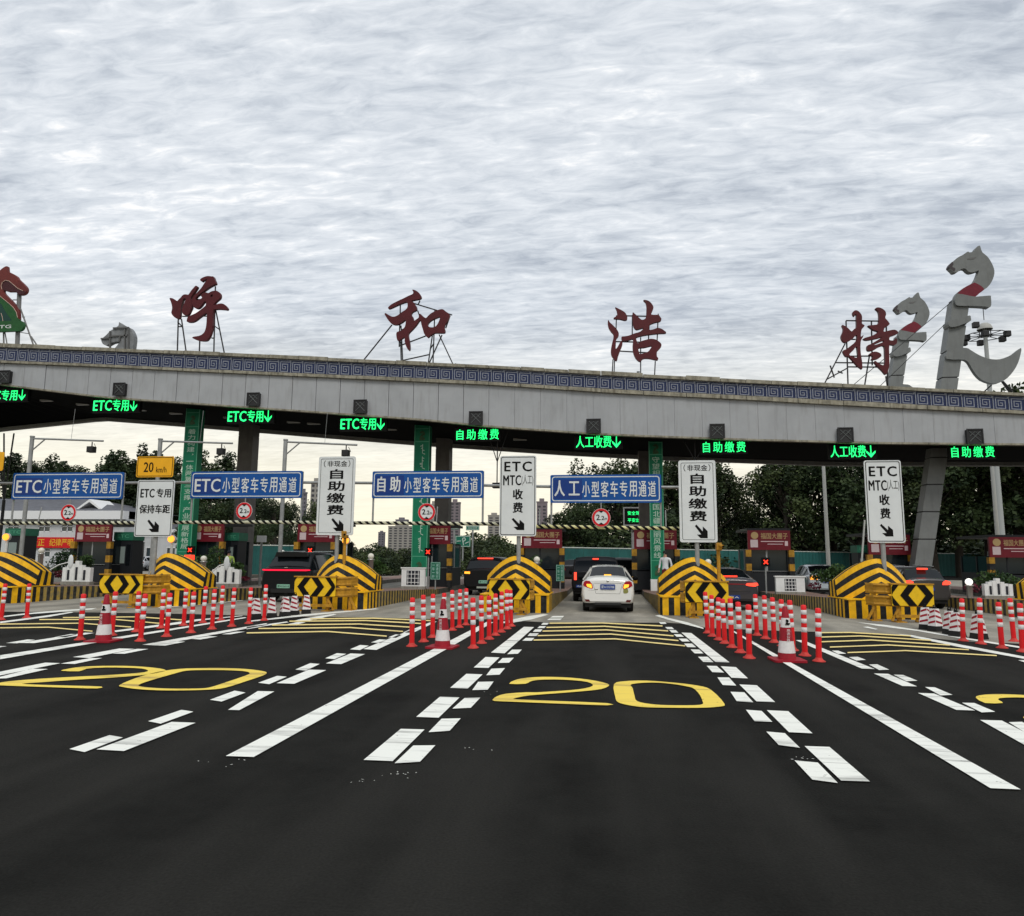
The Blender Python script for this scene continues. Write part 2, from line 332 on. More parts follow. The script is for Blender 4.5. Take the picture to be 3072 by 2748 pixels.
W3 = [[(1140,360),(1207,363),(1467,563),(1370,560)],[(1407,590),(1510,596),(1592,673),(1480,668)],[(1533,714),(1652,720),(1777,835),(1650,830)],[(1720,890),(1865,897),(2030,1048),(1870,1040)]]
N1 = [[(1602,1023),(1690,1037),(1873,968),(1790,953)],[(528,1402),(645,1425),(937,1313),(835,1295)],[(1130,1188),(1225,1207),(1475,1115),(1385,1100)],[(1185,605),(1260,607),(1415,577),(1340,575)],[(1462,555),(1530,560),(1660,537),(1590,535)],[(860,668),(950,670),(1133,633),(1045,632)],[(463,745),(570,748),(780,703),(690,703)],[(-60,862),(50,858),(365,787),(240,785)],[(45,587),(130,590),(268,563),(210,560)],[(412,543),(500,543),(590,520),(540,518)],[(1690,520),(1760,520),(1870,500),(1800,500)]]
W1 = [[(735,1405),(945,1417),(1492,1200),(1310,1193)],[(555,695),(680,702),(1027,632),(910,629)],[(-120,832),(0,836),(462,742),(345,738)],[(1085,600),(1190,605),(2050,445),(2030,435)],[(140,587),(262,588),(720,510),(650,508)],[(-90,622),(-10,622),(52,612),(0,610)]]
for q in N3: mark('narrow_dash', c3, q)
for q in W3: mark('wide_dash', c3, q)
for q in N1: mark('narrow_dash', c1, q)
for q in W1: mark('wide_dash', c1, q)
mark('edge_line', c1, [(0,423),(0,435),(380,385),(560,352),(540,348),(300,383)])
mark('edge_line', c1, [(0,383),(0,391),(230,365),(700,330),(740,318),(500,332),(200,358)])
mark('edge_line', c1, [(870,492),(880,503),(1380,440),(1550,412),(1850,380),(1850,376),(1500,405),(1300,434)])
N4 = [[(220,1437),(405,1455),(563,1617),(362,1590)],[(1915,1133),(2020,1130),(2200,1230),(2060,1225)],[(1545,978),(1643,980),(1808,1050),(1700,1055)],[(1253,853),(1330,855),(1470,915),(1375,920)],[(1005,755),(1080,757),(1193,803),(1105,807)],[(810,674),(875,672),(970,715),(890,718)],[(650,615),(720,612),(785,637),(710,642)],[(515,563),(565,563),(630,587),(565,590)],[(1990,640),(2035,638),(2100,655),(2040,656)]]
W4 = [[(300,1323),(497,1330),(817,1605),(590,1598)],[(1688,1115),(1860,1120),(2250,1320),(2060,1325)],[(1197,900),(1325,905),(1650,1040),(1500,1035)],[(848,745),(960,748),(1190,848),(1075,845)],[(230,480),(285,480),(857,710),(752,706)]]
for q in N4: mark('narrow_dash', c4, q)
for q in W4: mark('wide_dash', c4, q)
mark('edge_line', c4, [(700,335),(900,370),(1180,405),(1560,470),(2035,548),(2035,535),(1560,458),(1200,398),(950,360)])
mark('edge_line', c4, [(1040,432),(1500,530),(2100,640),(2100,622),(1550,518),(1150,440)])
mark('edge_line', c4, [(760,375),(860,395),(880,392),(800,372)])
# white edge curves painted on the apron
mark('edge_line', c3, [(-90,298),(0,292),(120,272),(240,238),(200,234),(90,250),(0,270),(-90,290)], z_=.014)
mark('edge_line', c3, [(960,245),(1040,270),(1150,300),(1290,335),(1290,328),(1180,290),(1060,262),(990,240)], z_=.014)
mark('edge_line', c1, [(1210,318),(1480,300),(1850,262),(1850,258),(1480,290),(1210,310)], z_=.015)
# yellow warning chevrons across each lane
def chev(c, l, p, r, th):
    a = [G(*c(*q)) for q in (l, p, r)]; b = [G(*c(q[0], q[1]+th)) for q in (l, p, r)]
    sheet('chevron_stripe', [(q.x, q.y) for q in a]+[(q.x, q.y) for q in reversed(b)], .016, RY2, road)
for c, lst, th in [(c3, [((245,293),(600,291),(1012,312)),((225,322),(618,314),(1050,346)),((198,347),(635,339),(1087,380)),((165,378),(660,367),(1120,412)),((137,408),(690,400),(1165,448))], 8),
    (c2, [((0,450),(550,440),(950,472)),((80,420),(700,413),(1060,440)),((170,396),(760,389),(1120,411)),((290,370),(810,365),(1190,386)),((430,354),(860,349),(1250,366))], 8),
    (c1, [((-300,472),(370,463),(705,494)),((-250,442),(620,432),(1000,462)),((300,404),(880,403),(1215,433)),((480,389),(1050,383),(1390,407))], 8),
    (c4, [((640,576),(1100,560),(1820,600)),((500,532),(960,515),(1600,553)),((430,490),(830,476),(1450,516)),((430,452),(740,443),(1300,478)),((400,417),(660,415),(1140,443))], 9)]:
    for l, p, r in lst: chev(c, l, p, r, th)
O0 = [(683,712),(760,692),(900,688),(1100,703),(1250,722),(1340,750),(1432,845),(1400,865),(1250,874),(1000,872),(870,868),(780,855),(710,835),(692,800)]
I0 = [(803,712),(940,701),(1080,711),(1180,728),(1225,743),(1265,785),(1284,830),(1284,848),(1230,856),(1050,856),(930,848),(840,828),(822,790),(810,740)]
T2 = [(1527.2,2053.8),(1549,2041.4),(1580,2036),(1628.5,2033),(1686,2034),(1739,2038),(1787.7,2045),(1823,2054),(1826,2060.6),(1805,2069.5),(1761,2075),(1686,2081.4),(1611,2087),(1571,2091.6),(1540,2099),(1560,2101.5),(1672.7,2106),(1822,2112.4),(1822,2119),(1672.7,2113.7),(1540,2108),(1483,2105.6),(1479.5,2100),(1491.8,2091.4),(1518.4,2083.9),(1580,2079.5),(1610.8,2079.7),(1686,2075),(1734.6,2070.8),(1770,2064),(1778.8,2056.7),(1761,2048),(1717,2043),(1663.8,2040.7),(1610.8,2042.5),(1590,2047.4),(1575.9,2053.8)]
LO0 = [(912,910),(1040,855),(1200,810),(1370,786),(1540,780),(1720,780),(1880,787),(2000,802),(2035,815),(2010,835),(1880,880),(1720,930),(1600,945),(1400,951),(1200,950),(1040,940),(940,925)]
LI0 = [(1062,918),(1075,900),(1180,865),(1330,822),(1420,800),(1530,795),(1700,795),(1850,802),(1903,815),(1880,835),(1720,890),(1600,928),(1500,937),(1300,937),(1150,930)]
LT2 = [(465,800),(520,785),(620,770),(780,763),(960,763),(1100,770),(1220,783),(1265,797),(1220,812),(1100,832),(900,850),(700,862),(500,875),(300,890),(165,900),(300,908),(560,915),(775,922),(740,936),(560,932),(200,920),(0,912),(-40,905),(0,892),(80,880),(300,862),(600,845),(850,832),(1000,822),(1100,812),(1130,798),(1080,783),(960,777),(800,775),(660,785),(605,804)]
def numeral(c, loops, off=(0, 0)):
    g = [[(G(*c(*p)).x+off[0], G(*c(*p)).y+off[1]) for p in l] for l in loops]
    mb = MB(); tri = tessellate_polygon([[Vector((p[0], p[1], 0)) for p in l] for l in g]); pts = [p for l in g for p in l]; fs = []
    for t in tri:
        a, b, d = (pts[i] for i in t); fs.append(t if (b[0]-a[0])*(d[1]-a[1])-(b[1]-a[1])*(d[0]-a[0]) > 0 else (t[0], t[2], t[1]))
    mb.add([(p[0], p[1], .012) for p in pts], fs); mb.build('speed_numeral', RY, road)
h0 = G(*T2[0]); h1 = G(*c4(1868, 980)); offr = (h1.x-G(1575.9, 2053.8).x, h1.y-G(1575.9, 2053.8).y)
for off in ((0, 0), offr):
    numeral(c0, [smooth(T2, 2)], off); numeral(c3, [smooth(O0), smooth(I0)], off)
numeral(c1, [smooth(LT2, 2)]); numeral(c1, [smooth(LO0), smooth(LI0)])
# ------------------------------------------------------------------ toll canopy
YF, YB = 33.0, 43.0
LV = dict(  # image rows of the fascia edges (source pixels): u, coping top, band top, band bottom, lower coping bottom, fascia bottom
 r=[(0,1031,1043,1083,1090,1154),(310,1045.6,1055,1095,1102.6,1192.5),(620,1058,1067,1110,1118,1214),(1260,1088,1098,1137,1147,1259),(1500,1099,1108,1149,1158,1283),(1850,1119.7,1130,1171,1182,1306),(2250,1141,1152,1190,1202,1320),(2640,1160.6,1169,1210,1224,1330),(3072,1182,1190.6,1235,1244,1334)])['r']
LV = [(-260, 1017, 1031, 1071, 1078, 1120)]+LV+[(3400, 1198, 1206, 1253, 1262, 1338)]
def level(k):
    p = [P(r[0], r[k], YF) for r in LV]; xs = [q.x for q in p]; zs = [q.z for q in p]; return lambda x: float(np.interp(x, xs, zs))
zt, zbt, zbb, zlc, zfb = (level(k) for k in range(1, 6))
bk = [P(u, v, YB) for u, v in [(-260, 1330), (0, 1284), (310, 1252), (540, 1269), (1260, 1326), (1700, 1355), (2000, 1370), (2480, 1386), (3072, 1386), (3500, 1386)]]
zback = lambda x: float(np.interp(x, [q.x for q in bk], [q.z for q in bk]))
X0, X1 = P(-250, 1040, YF).x-12, P(3390, 1190, YF).x+8
can = thing('toll_canopy', 'long curved toll plaza canopy with blue key pattern band above pale panels', 'canopy', (0, YF, 0))
can.location = (0, 0, 0)
COPE = mat('coping_stone', (.33, .31, .245), .8, var=.45, vscale=4, stain=.7)
PANEL = mat('canopy_panel', (.36, .375, .395), .38, var=.12, vscale=.8, stain=.22)
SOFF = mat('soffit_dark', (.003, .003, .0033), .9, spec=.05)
BLUET = mat('blue_glazed_tile', (.013, .026, .092), .4, var=.4, vscale=9); TILEW = mat('pale_glazed_tile', (.26, .28, .34), .4, var=.3, vscale=6)
xs = np.linspace(X0, X1, 90)
sl = MB()
for a, b in zip(xs[:-1], xs[1:]):   # structural body behind the cladding
    za, zb_ = zt(a)-.12, zt(b)-.12
    sl.quad((a, YF+.12, zfb(a)), (b, YF+.12, zfb(b)), (b, YF+.12, zb_), (a, YF+.12, za))
    sl.quad((a, YF+.12, za), (b, YF+.12, zb_), (b, YB, zback(b)+1.3), (a, YB, zback(a)+1.3))
sl.build('roof_slab', GREY, can)
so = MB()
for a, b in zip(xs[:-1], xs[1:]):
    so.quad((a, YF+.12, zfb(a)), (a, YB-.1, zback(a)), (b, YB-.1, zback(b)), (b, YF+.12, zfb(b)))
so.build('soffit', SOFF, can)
bb = MB(); 
for a, b in zip(xs[:-1], xs[1:]):
    bb.quad((a, YB-.1, zback(a)-.22), (b, YB-.1, zback(b)-.22), (b, YB-.1, zback(b)), (a, YB-.1, zback(a)))
    bb.quad((a, YB-.1, zback(a)-.22), (a, YB+.2, zback(a)-.22), (b, YB+.2, zback(b)-.22), (b, YB-.1, zback(b)-.22))
    bb.quad((a, YB+.2, zback(a)-.22), (a, YB+.2, zback(a)+1.3), (b, YB+.2, zback(b)+1.3), (b, YB+.2, zback(b)-.22))
bb.build('back_beam', GREY, can)
def slab(x0, x1, zl, zh, y0, y1, name, m, gap=.012, up=0):
    mb = MB(); x0 += gap; x1 -= gap; v = []
    for x in (x0, x1):
        for y, z_ in ((y0, zl(x)), (y1, zl(x)), (y1, zh(x)+up), (y0, zh(x)+up)): v.append((x, y, z_))
    mb.add(v, [(0, 4, 7, 3), (3, 7, 6, 2), (1, 2, 6, 5), (0, 1, 5, 4), (0, 3, 2, 1), (4, 5, 6, 7)]); return mb.build(name, m, can)
x = X0+.35; k = 0
while x < X1-1.2:
    w = 1.21
    dy = random.uniform(-.012, .012); slab(x, x+w, lambda q: zfb(q)+.05, zlc, YF-.03+dy*(1 if x < -6 else .4), YF+.06, 'fascia_panel', PANEL, .012 if x < -6 else .004); x += w
x = X0
while x < X1-1:
    w = random.choice((1.1, 1.5, 1.9)); d = random.uniform(0, .03)
    slab(x, x+w, zbt, zt, YF-.16-d, YF+.3, 'coping_stone', COPE, .012, up=random.uniform(-.02, .03)); slab(x, x+w, zlc, zbb, YF-.16-d, YF+.1, 'ledge_stone', COPE, .012)
    slab(x, x+w, lambda q: zfb(q)-.03, lambda q: zfb(q)+.05, YF-.06, YF+.2, 'drip_edge', COPE, .006); x += w
# key pattern tiles: one mesh, sheared to follow the slope through four slope variants
def key_mesh(slope, w, h):
    mb = MB(); t = .058
    def q(x0, z0, x1, z1, m, y): mb.box(x0*w, x1*w, y, y+.03, z0*h, z1*h, m)
    mb.box(.01*w, .99*w, 0, .06, .01*h, .99*h, 1)
    pth = [(.04, .03), (.04, .97), (.97, .97), (.97, .82), (.84, .82), (.20, .82), (.20, .12), (.80, .12), (.80, .66), (.36, .66), (.36, .30), (.62, .30), (.62, .48), (.50, .48)]
    for (ax, az), (bx, bz) in zip(pth[:-1], pth[1:]):
        q(min(ax, bx)-t/2+.0, min(az, bz)-t/2, max(ax, bx)+t/2, max(az, bz)+t/2, 0, -.012)
    mb.v = [(a, b, c+slope*a) for a, b, c in mb.v]; return mb.mesh('key_tile')
x = X0; KM = {}; w = .62
while x < X1-w:
    s = (zbb(x+w)-zbb(x))/w; hh = zbt(x+w/2)-zbb(x+w/2); ks = (round(s*40)/40, round(hh*25)/25)
    if ks not in KM: KM[ks] = key_mesh(ks[0], w, ks[1])
    obj('key_tile', KM[ks], [BLUET, TILEW] if False else [TILEW, BLUET], can, loc=(x, YF-.045+random.uniform(-.006, .006), zbb(x))); x += w
# soffit light fittings and columns
for u, v in [(530,1172+40),(690,1245),(880,1285),(940,1300),(1170,1300),(1560,1330),(250,1190),(420,1230),(140,1200)]:
    p = P(u, v, 37.5); MB().box(p.x-.35, p.x+.35, 37.4, 37.6, zfb(p.x)*.55+zback(p.x)*.45-.06, zfb(p.x)*.55+zback(p.x)*.45+.05).build('light_fitting', mat('lamp_glass', (.5, .5, .48), .3), can)
COLG = mat('column_cladding', (.16, .15, .145), .55, var=.2, vscale=2, stain=.3)
for xc, w in ((-21.2, .9), (-9.3, .8), (2.05, .8)):
    mb = MB(); zz0 = .2; top = zback(xc)+.6; n = 7
    for i in range(n): mb.box(xc-w/2, xc+w/2, 40.1, 40.9, zz0+(top-zz0)*i/n+.012, zz0+(top-zz0)*(i+1)/n-.012)
    mb.box(xc-w/2+.02, xc+w/2-.02, 40.12, 40.88, zz0, top); mb.build('column', COLG, can)
# struts carrying the canopy at the far left
mb = MB(); a = P(12, 1500, 40)
for u, v in ((-8, 1300), (12, 1300), (42, 1300)): mb.bar(a, P(u, v, 40), .045)
mb.bar(a, (a.x, a.y, 0), .09); mb.build('branching_strut', DSTEEL, can)
# ------------------------------------------------------------------ dark lane lamps on the fascia and led boards
lab = ['leftmost dark square lane light on the canopy fascia', 'dark square lane light above the second lit lane sign from the left', 'dark square lane light between the first and second red roof characters', 'dark square lane light just right of the first green column', 'dark square lane light above the leftmost self-service lane sign', 'dark square lane light under the third red roof character', 'dark square lane light above the rightmost blue lane board', 'dark square lane light below the fourth red roof character', 'dark square lane light right of the tall leaning horse post']
lab = ['dark square lane light above the lane sign cut by the left frame edge', 'dark square lane light below the small grey horse head', 'dark square lane light just right of the first red roof character', 'dark square lane light left of the second red roof character', 'dark square lane light above the first self-service lane sign from the left', 'dark square lane light below the third red roof character', 'dark square lane light midway between the third and fourth red roof characters', 'dark square lane light below the fourth red roof character', 'rightmost dark square lane light, below the tallest horse head']
for (u, v), l in zip([(18,1131.5),(362,1169),(763,1199),(1083,1220.7),(1429,1256),(1781,1279),(2150.5,1294.6),(2534,1306),(2921,1310.6)], lab):
    c = P(u, v, YF-.1); t = thing('lane_light', l, 'lane light', (c.x, YF-.12, c.z), 'dark lane lights on the canopy fascia'); s = .30
    b = MB().box(-s, s, -.1, .14, -s, s); b.box(-s-.03, s+.03, -.13, -.1, s-.02, s+.03); b.box(-s-.03, s+.03, -.13, -.1, -s-.03, -s+.02); b.box(-s-.03, -s+.02, -.13, -.1, -s+.02, s-.02); b.box(s-.02, s+.03, -.13, -.1, -s+.02, s-.02); b.build('housing', DSTEEL, t)
    x_ = MB()
    for a in (-1, 1): x_.bar((-.22, -.11, -.22*a), (.22, -.11, .22*a), .018); x_.bar((-.22*a, -.115, 0), (.0, -.115, .2), .012)
    x_.build('unlit_symbol', mat('unlit_lens', (.09, .10, .10), .3), t)
LEDS = [(-50,1171,78,1200,'ETC专用','leftmost green lit lane sign, cut by the frame'),(282,1199.5,413,1232,'ETC专用','green lit ETC lane sign left of the first green column'),(685,1232,817,1265,'ETC专用','green lit ETC lane sign just right of the first green column'),(1023,1254.5,1155,1288,'ETC专用','green lit ETC lane sign left of the second green column'),
 (1370,1288.7,1496,1318,'自助缴费','green lit self-service lane sign nearest the second green column'),(1728,1308,1863,1342,'人工收费','green lit manual toll lane sign left of the third green column'),(2108.5,1326,2237,1356,'自助缴费','green lit self-service lane sign above the second white self-service board'),(2491,1337,2627,1371,'人工收费','green lit manual toll lane sign above the rightmost white board'),(2853,1340,2984,1371,'自助缴费','rightmost green lit self-service lane sign')]
for u0, v0, u1, v1, s, l in LEDS:
    Y = YF+.35; a = P(u0, v0, Y); b = P(u1, v1, Y); cx = (a.x+b.x)/2; W_ = (b.x-a.x); Hh = a.z-b.z
    t = thing('led_lane_sign', l, 'LED sign', (cx, Y, b.z), 'green lit lane signs under the canopy')
    bx = MB().box(-W_/2-.08, W_/2+.08, .01, .22, -.06, Hh+.06)
    for q in (-W_*.35, W_*.35): bx.box(q-.03, q+.03, .1, .16, Hh+.06, Hh+.75)
    bx.build('cabinet', BLACK, t)
    mb = MB()
    if s == '自助缴费': text(mb, s, -W_/2, W_/2, 0, Hh, 0, bold=.012, spacing=1.35)
    elif s[0] == 'E':
        text(mb, 'ETC', -W_/2, -W_*.09, .04, Hh*.93, 0, bold=.03, spacing=1.05); text(mb, '专用', -W_*.065, W_*.29, 0, Hh*.98, 0, bold=.018)
    else: text(mb, s, -W_/2, W_*.29, 0, Hh, 0, bold=.012)
    if s != '自助缴费':
        ax = W_*.40; mb.box(ax-.022, ax+.022, -.004, 0, Hh*.1, Hh*.98)
        for q in (-1, 1): mb.prism([[(ax, -.02), (ax+q*.19, Hh*.38), (ax+q*.19, Hh*.55), (ax, .12)]], -.006, -.002)
    mb.build('lit_lettering', LEDG, t)
# ------------------------------------------------------------------ red characters on the roof
YR = 33.9
def traced(c, loops, Y, k=3): return [smooth([(P(*c(*p), Y).x, P(*c(*p), Y).z) for p in l], k) for l in loops]
CHARS = [
 ('red roof character nearest the left edge, brush script with two leaning strokes', CR(500, 810, 7.28), [
  [[(92,632),(160,635),(205,665),(240,690),(262,690),(300,650),(340,610),(380,565),(430,548),(490,555),(510,545),(560,470),(620,400),(660,362),(692,370),(695,400),(650,470),(600,540),(570,590),(550,640),(570,690),(578,760),(575,830),(545,900),(500,985),(440,1002),(390,985),(365,920),(372,850),(400,770),(430,690),(450,650),(430,630),(395,645),(370,700),(345,800),(332,900),(320,1000),(300,1070),(230,1068),(160,1010),(130,945),(148,860),(140,780),(120,710)]],
  [[(760,245),(765,215),(830,175),(920,150),(1010,158),(1045,160),(1070,220),(1100,300),(1090,325),(1040,345),(960,390),(900,430),(820,490),(740,550),(690,590),(655,640),(665,668),(710,672),(770,645),(800,620),(775,580),(800,535),(850,508),(900,510),(940,520),(1000,485),(1070,470),(1130,475),(1185,520),(1200,590),(1170,650),(1100,710),(1045,780),(1100,770),(1180,750),(1250,752),(1300,780),(1355,850),(1335,885),(1270,878),(1150,870),(1060,880),(1045,900),(1030,1000),(1030,1150),(1015,1300),(980,1430),(930,1520),(870,1560),(740,1555),(640,1525),(585,1495),(620,1470),(720,1455),(800,1420),(860,1350),(890,1230),(900,1100),(900,960),(830,990),(740,1050),(650,1120),(570,1152),(490,1150),(465,1130),(490,1040),(560,1005),(660,960),(760,890),(850,820),(885,770),(875,690),(830,730),(770,810),(720,850),(670,855),(610,820),(580,750),(585,680),(600,610),(700,500),(790,400),(860,290),(925,215),(880,222),(820,250),(790,268)],
   [(975,595),(1000,560),(1025,545),(1028,600)]]],
  [((232,1068),(212,1755)),((300,1060),(400,1770)),((215,1120),(315,1225)),((240,1225),(315,1225)),((700,1540),(690,1790)),((1040,340),(1005,1800)),((1055,880),(1240,1810)),((1030,1215),(1135,1290)),((240,635),(800,628)),((320,1000),(900,995)),((960,1475),(1010,1475)),((690,460),(850,320))]),
 ('second red roof character from the left, with a round eyelet stroke on its right', CR(1080, 850, 6.783), [
  [[(1075,150),(1110,148),(1170,175),(1230,230),(1258,290),(1240,325),(1190,340),(1060,370),(1100,400),(1130,440),(1160,490),(1165,545),(1130,575),(1080,600),(1055,650),(1090,700),(1110,775),(1160,745),(1205,710),(1215,645),(1245,640),(1300,690),(1350,720),(1390,685),(1450,630),(1550,575),(1640,545),(1700,545),(1760,590),(1825,640),(1825,700),(1790,770),(1740,850),(1725,910),(1740,970),(1725,1020),(1620,1022),(1530,1025),(1460,1060),(1400,1112),(1370,1100),(1320,1045),(1290,950),(1260,850),(1235,760),(1160,860),(1080,950),(1005,1030),(1000,1100),(1020,1200),(1030,1310),(1020,1370),(990,1365),(945,1280),(920,1180),(925,1110),(860,1140),(810,1175),(775,1175),(755,1100),(755,1020),(800,990),(860,970),(930,885),(938,760),(880,800),(800,845),(730,855),(660,835),(600,780),(540,690),(515,640),(535,620),(590,655),(680,695),(770,670),(850,610),(970,520),(970,400),(880,415),(760,465),(640,520),(590,530),(590,500),(650,445),(760,385),(880,330),(1000,270),(1085,230),(1095,190)],
   [(1390,850),(1420,800),(1500,745),(1630,695),(1630,750),(1590,840),(1540,895),(1470,910),(1405,895)]]],
  [((640,835),(60,1555)),((812,320),(800,900)),((795,850),(785,1280)),((825,850),(860,1600)),((815,1170),(828,1600)),((1090,395),(1865,630)),((1210,340),(1180,410)),((1165,545),(1215,690)),((1512,530),(1475,1620)),((1465,1040),(1380,1620)),((1660,1040),(1400,1610)),((1600,1030),(1885,1640)),((800,1260),(1330,1060)),((870,1555),(1395,1440)),((1825,640),(1735,900)),((1430,1310),(1490,1220)),((820,945),(930,890))]),
 ('third red roof character from the left, with two drops on its left side', CR(1800, 880, 7.28), [
  [[(330,320),(400,350),(480,390),(550,440),(590,510),(595,570),(570,598),(520,600),(440,580),(370,572),(295,562),(330,530),(370,510),(370,430),(355,370)]],
  [[(188,602),(215,650),(270,700),(330,760),(380,820),(410,890),(400,950),(355,1010),(350,1060),(345,1140),(345,1225),(380,1190),(430,1100),(470,1050),(492,1080),(480,1160),(450,1230),(420,1310),(395,1380),(370,1475),(330,1475),(290,1430),(250,1370),(235,1280),(250,1170),(270,1080),(290,1000),(290,910),(240,850),(190,770),(170,690),(172,620)]],
  [[(945,165),(1020,168),(1090,205),(1145,270),(1165,330),(1140,400),(1120,480),(1270,488),(1310,530),(1338,575),(1310,625),(1200,650),(1110,685),(1075,720),(1075,810),(1170,800),(1260,770),(1350,795),(1400,830),(1440,865),(1420,885),(1300,890),(1150,905),(1000,925),(900,945),(790,980),(800,1050),(825,1105),(900,1060),(1000,1030),(1100,1008),(1200,1020),(1280,1065),(1335,1120),(1330,1180),(1260,1260),(1240,1300),(1240,1390),(1270,1430),(1250,1470),(1180,1460),(1060,1435),(940,1440),(880,1500),(820,1475),(760,1400),(720,1290),(710,1150),(720,1020),(650,1030),(560,1050),(500,1055),(470,1020),(470,965),(520,955),(620,940),(740,895),(880,850),(950,770),(870,790),(790,805),(730,740),(710,600),(710,440),(760,465),(820,520),(900,590),(960,585),(1000,540),(1010,400),(1010,290),(990,215)],
   [(840,1215),(950,1200),(1060,1175),(1125,1165),(1100,1220),(1050,1285),(980,1315),(900,1335),(860,1330)]]],
  [((360,470),(350,800)),((708,460),(705,900)),((560,475),(1275,490)),((1275,435),(1248,1060)),((1075,700),(1060,1020)),((345,1040),(890,1052)),((430,1250),(1050,1288)),((890,950),(890,1760)),((285,1430),(268,1720)),((318,1450),(308,1720)),((1210,1470),(1195,1780)),((805,1705),(870,1705))]),
 ('rightmost red roof character, overlapping the smaller leaning horse post', CR(2470, 880, 6.066), [
  [[(330,588),(400,620),(450,660),(500,705),(550,660),(590,630),(590,480),(590,410),(570,390),(555,430),(530,400),(525,355),(560,325),(610,330),(660,375),(690,440),(688,560),(735,595),(710,640),(680,680),(668,800),(715,770),(700,820),(680,850),(665,900),(660,1000),(670,1130),(690,1250),(695,1380),(670,1375),(590,1310),(510,1220),(450,1160),(395,1155),(345,1060),(400,1030),(480,970),(590,870),(590,770),(530,830),(450,880),(380,905),(330,860),(312,790),(345,710),(350,650)],
   [(465,1115),(530,1050),(590,980),(610,1080),(615,1160),(590,1185),(530,1165),(470,1140)]],
  [[(935,290),(980,270),(1050,290),(1110,340),(1125,400),(1110,460),(1150,510),(1190,570),(1150,610),(1100,640),(1085,710),(1180,690),(1270,675),(1330,700),(1340,740),(1270,775),(1200,800),(1185,860),(1260,870),(1300,830),(1325,850),(1320,920),(1270,955),(1185,960),(1185,1200),(1180,1350),(1130,1485),(1060,1420),(980,1340),(920,1270),(930,1240),(1000,1290),(1100,1310),(1105,1100),(1090,970),(1000,985),(910,1040),(820,1060),(785,1030),(790,960),(850,935),(960,870),(1050,810),(980,830),(880,850),(770,865),(715,835),(820,800),(900,770),(980,710),(900,680),(820,620),(800,600),(900,590),(980,570),(1000,480),(990,350)],
   [(920,938),(1000,902),(1075,872),(1080,895),(1000,928),(920,952)]],
  [[(820,1120),(880,1080),(950,1075),(1020,1105),(1040,1150),(1000,1190),(930,1215),(860,1215),(890,1160)]]],
  [((425,485),(1160,497)),((425,485),(462,1665)),((890,490),(905,1300)),((1155,470),(1185,1690)),((410,900),(30,1640)),((240,1250),(1110,1258)),((455,1135),(860,1132)),((460,1328),(1000,1332)),((460,1345),(75,1555)),((135,1305),(210,1525)),((850,1140),(765,1670)),((520,825),(600,825)),((1150,1500),(1180,1690)),((275,1405),(365,1445))]),
]
for l, c, shapes, bars in CHARS:
    o0 = P(*c(700, 1700), YR); t = thing('roof_character', l, 'sign letter', (o0.x, YR, zt(o0.x)), 'red brush characters standing on the canopy roof')
    off = Vector((o0.x, YR, zt(o0.x))); mb = MB()
    for i, s in enumerate(shapes):
        lp = [[(p[0]-off.x, p[1]-off.z) for p in q] for q in traced(c, s, YR)]; mb.prism(lp, -.12-.003*i, .06, 0)
    mb.build('brush_stroke', REDC, t)
    fr = MB()
    for i, (a, b) in enumerate(bars):
        back = i % 3
        A = P(*c(*a), YR)-off+Vector((0, .09+.01*back, 0)); B = P(*c(*b), YR)-off+Vector((0, .09+.01*back, 0)); fr.bar(A, B, .026, square=True)
    fr.build('support_frame', DSTEEL, t)
# small pipe stubs left on the coping
mb = MB()
for u, v in [(411,1050),(448,1050),(512,1052),(930,1070),(1035,1075),(1366,1090),(1457,1098),(1459,1098)]:
    p = P(u, v, YF+.2); mb.bar((p.x, p.y, p.z-.25), (p.x+random.uniform(-.05, .05), p.y, p.z), .02)
mb.build('pipe_stub', DSTEEL, can)
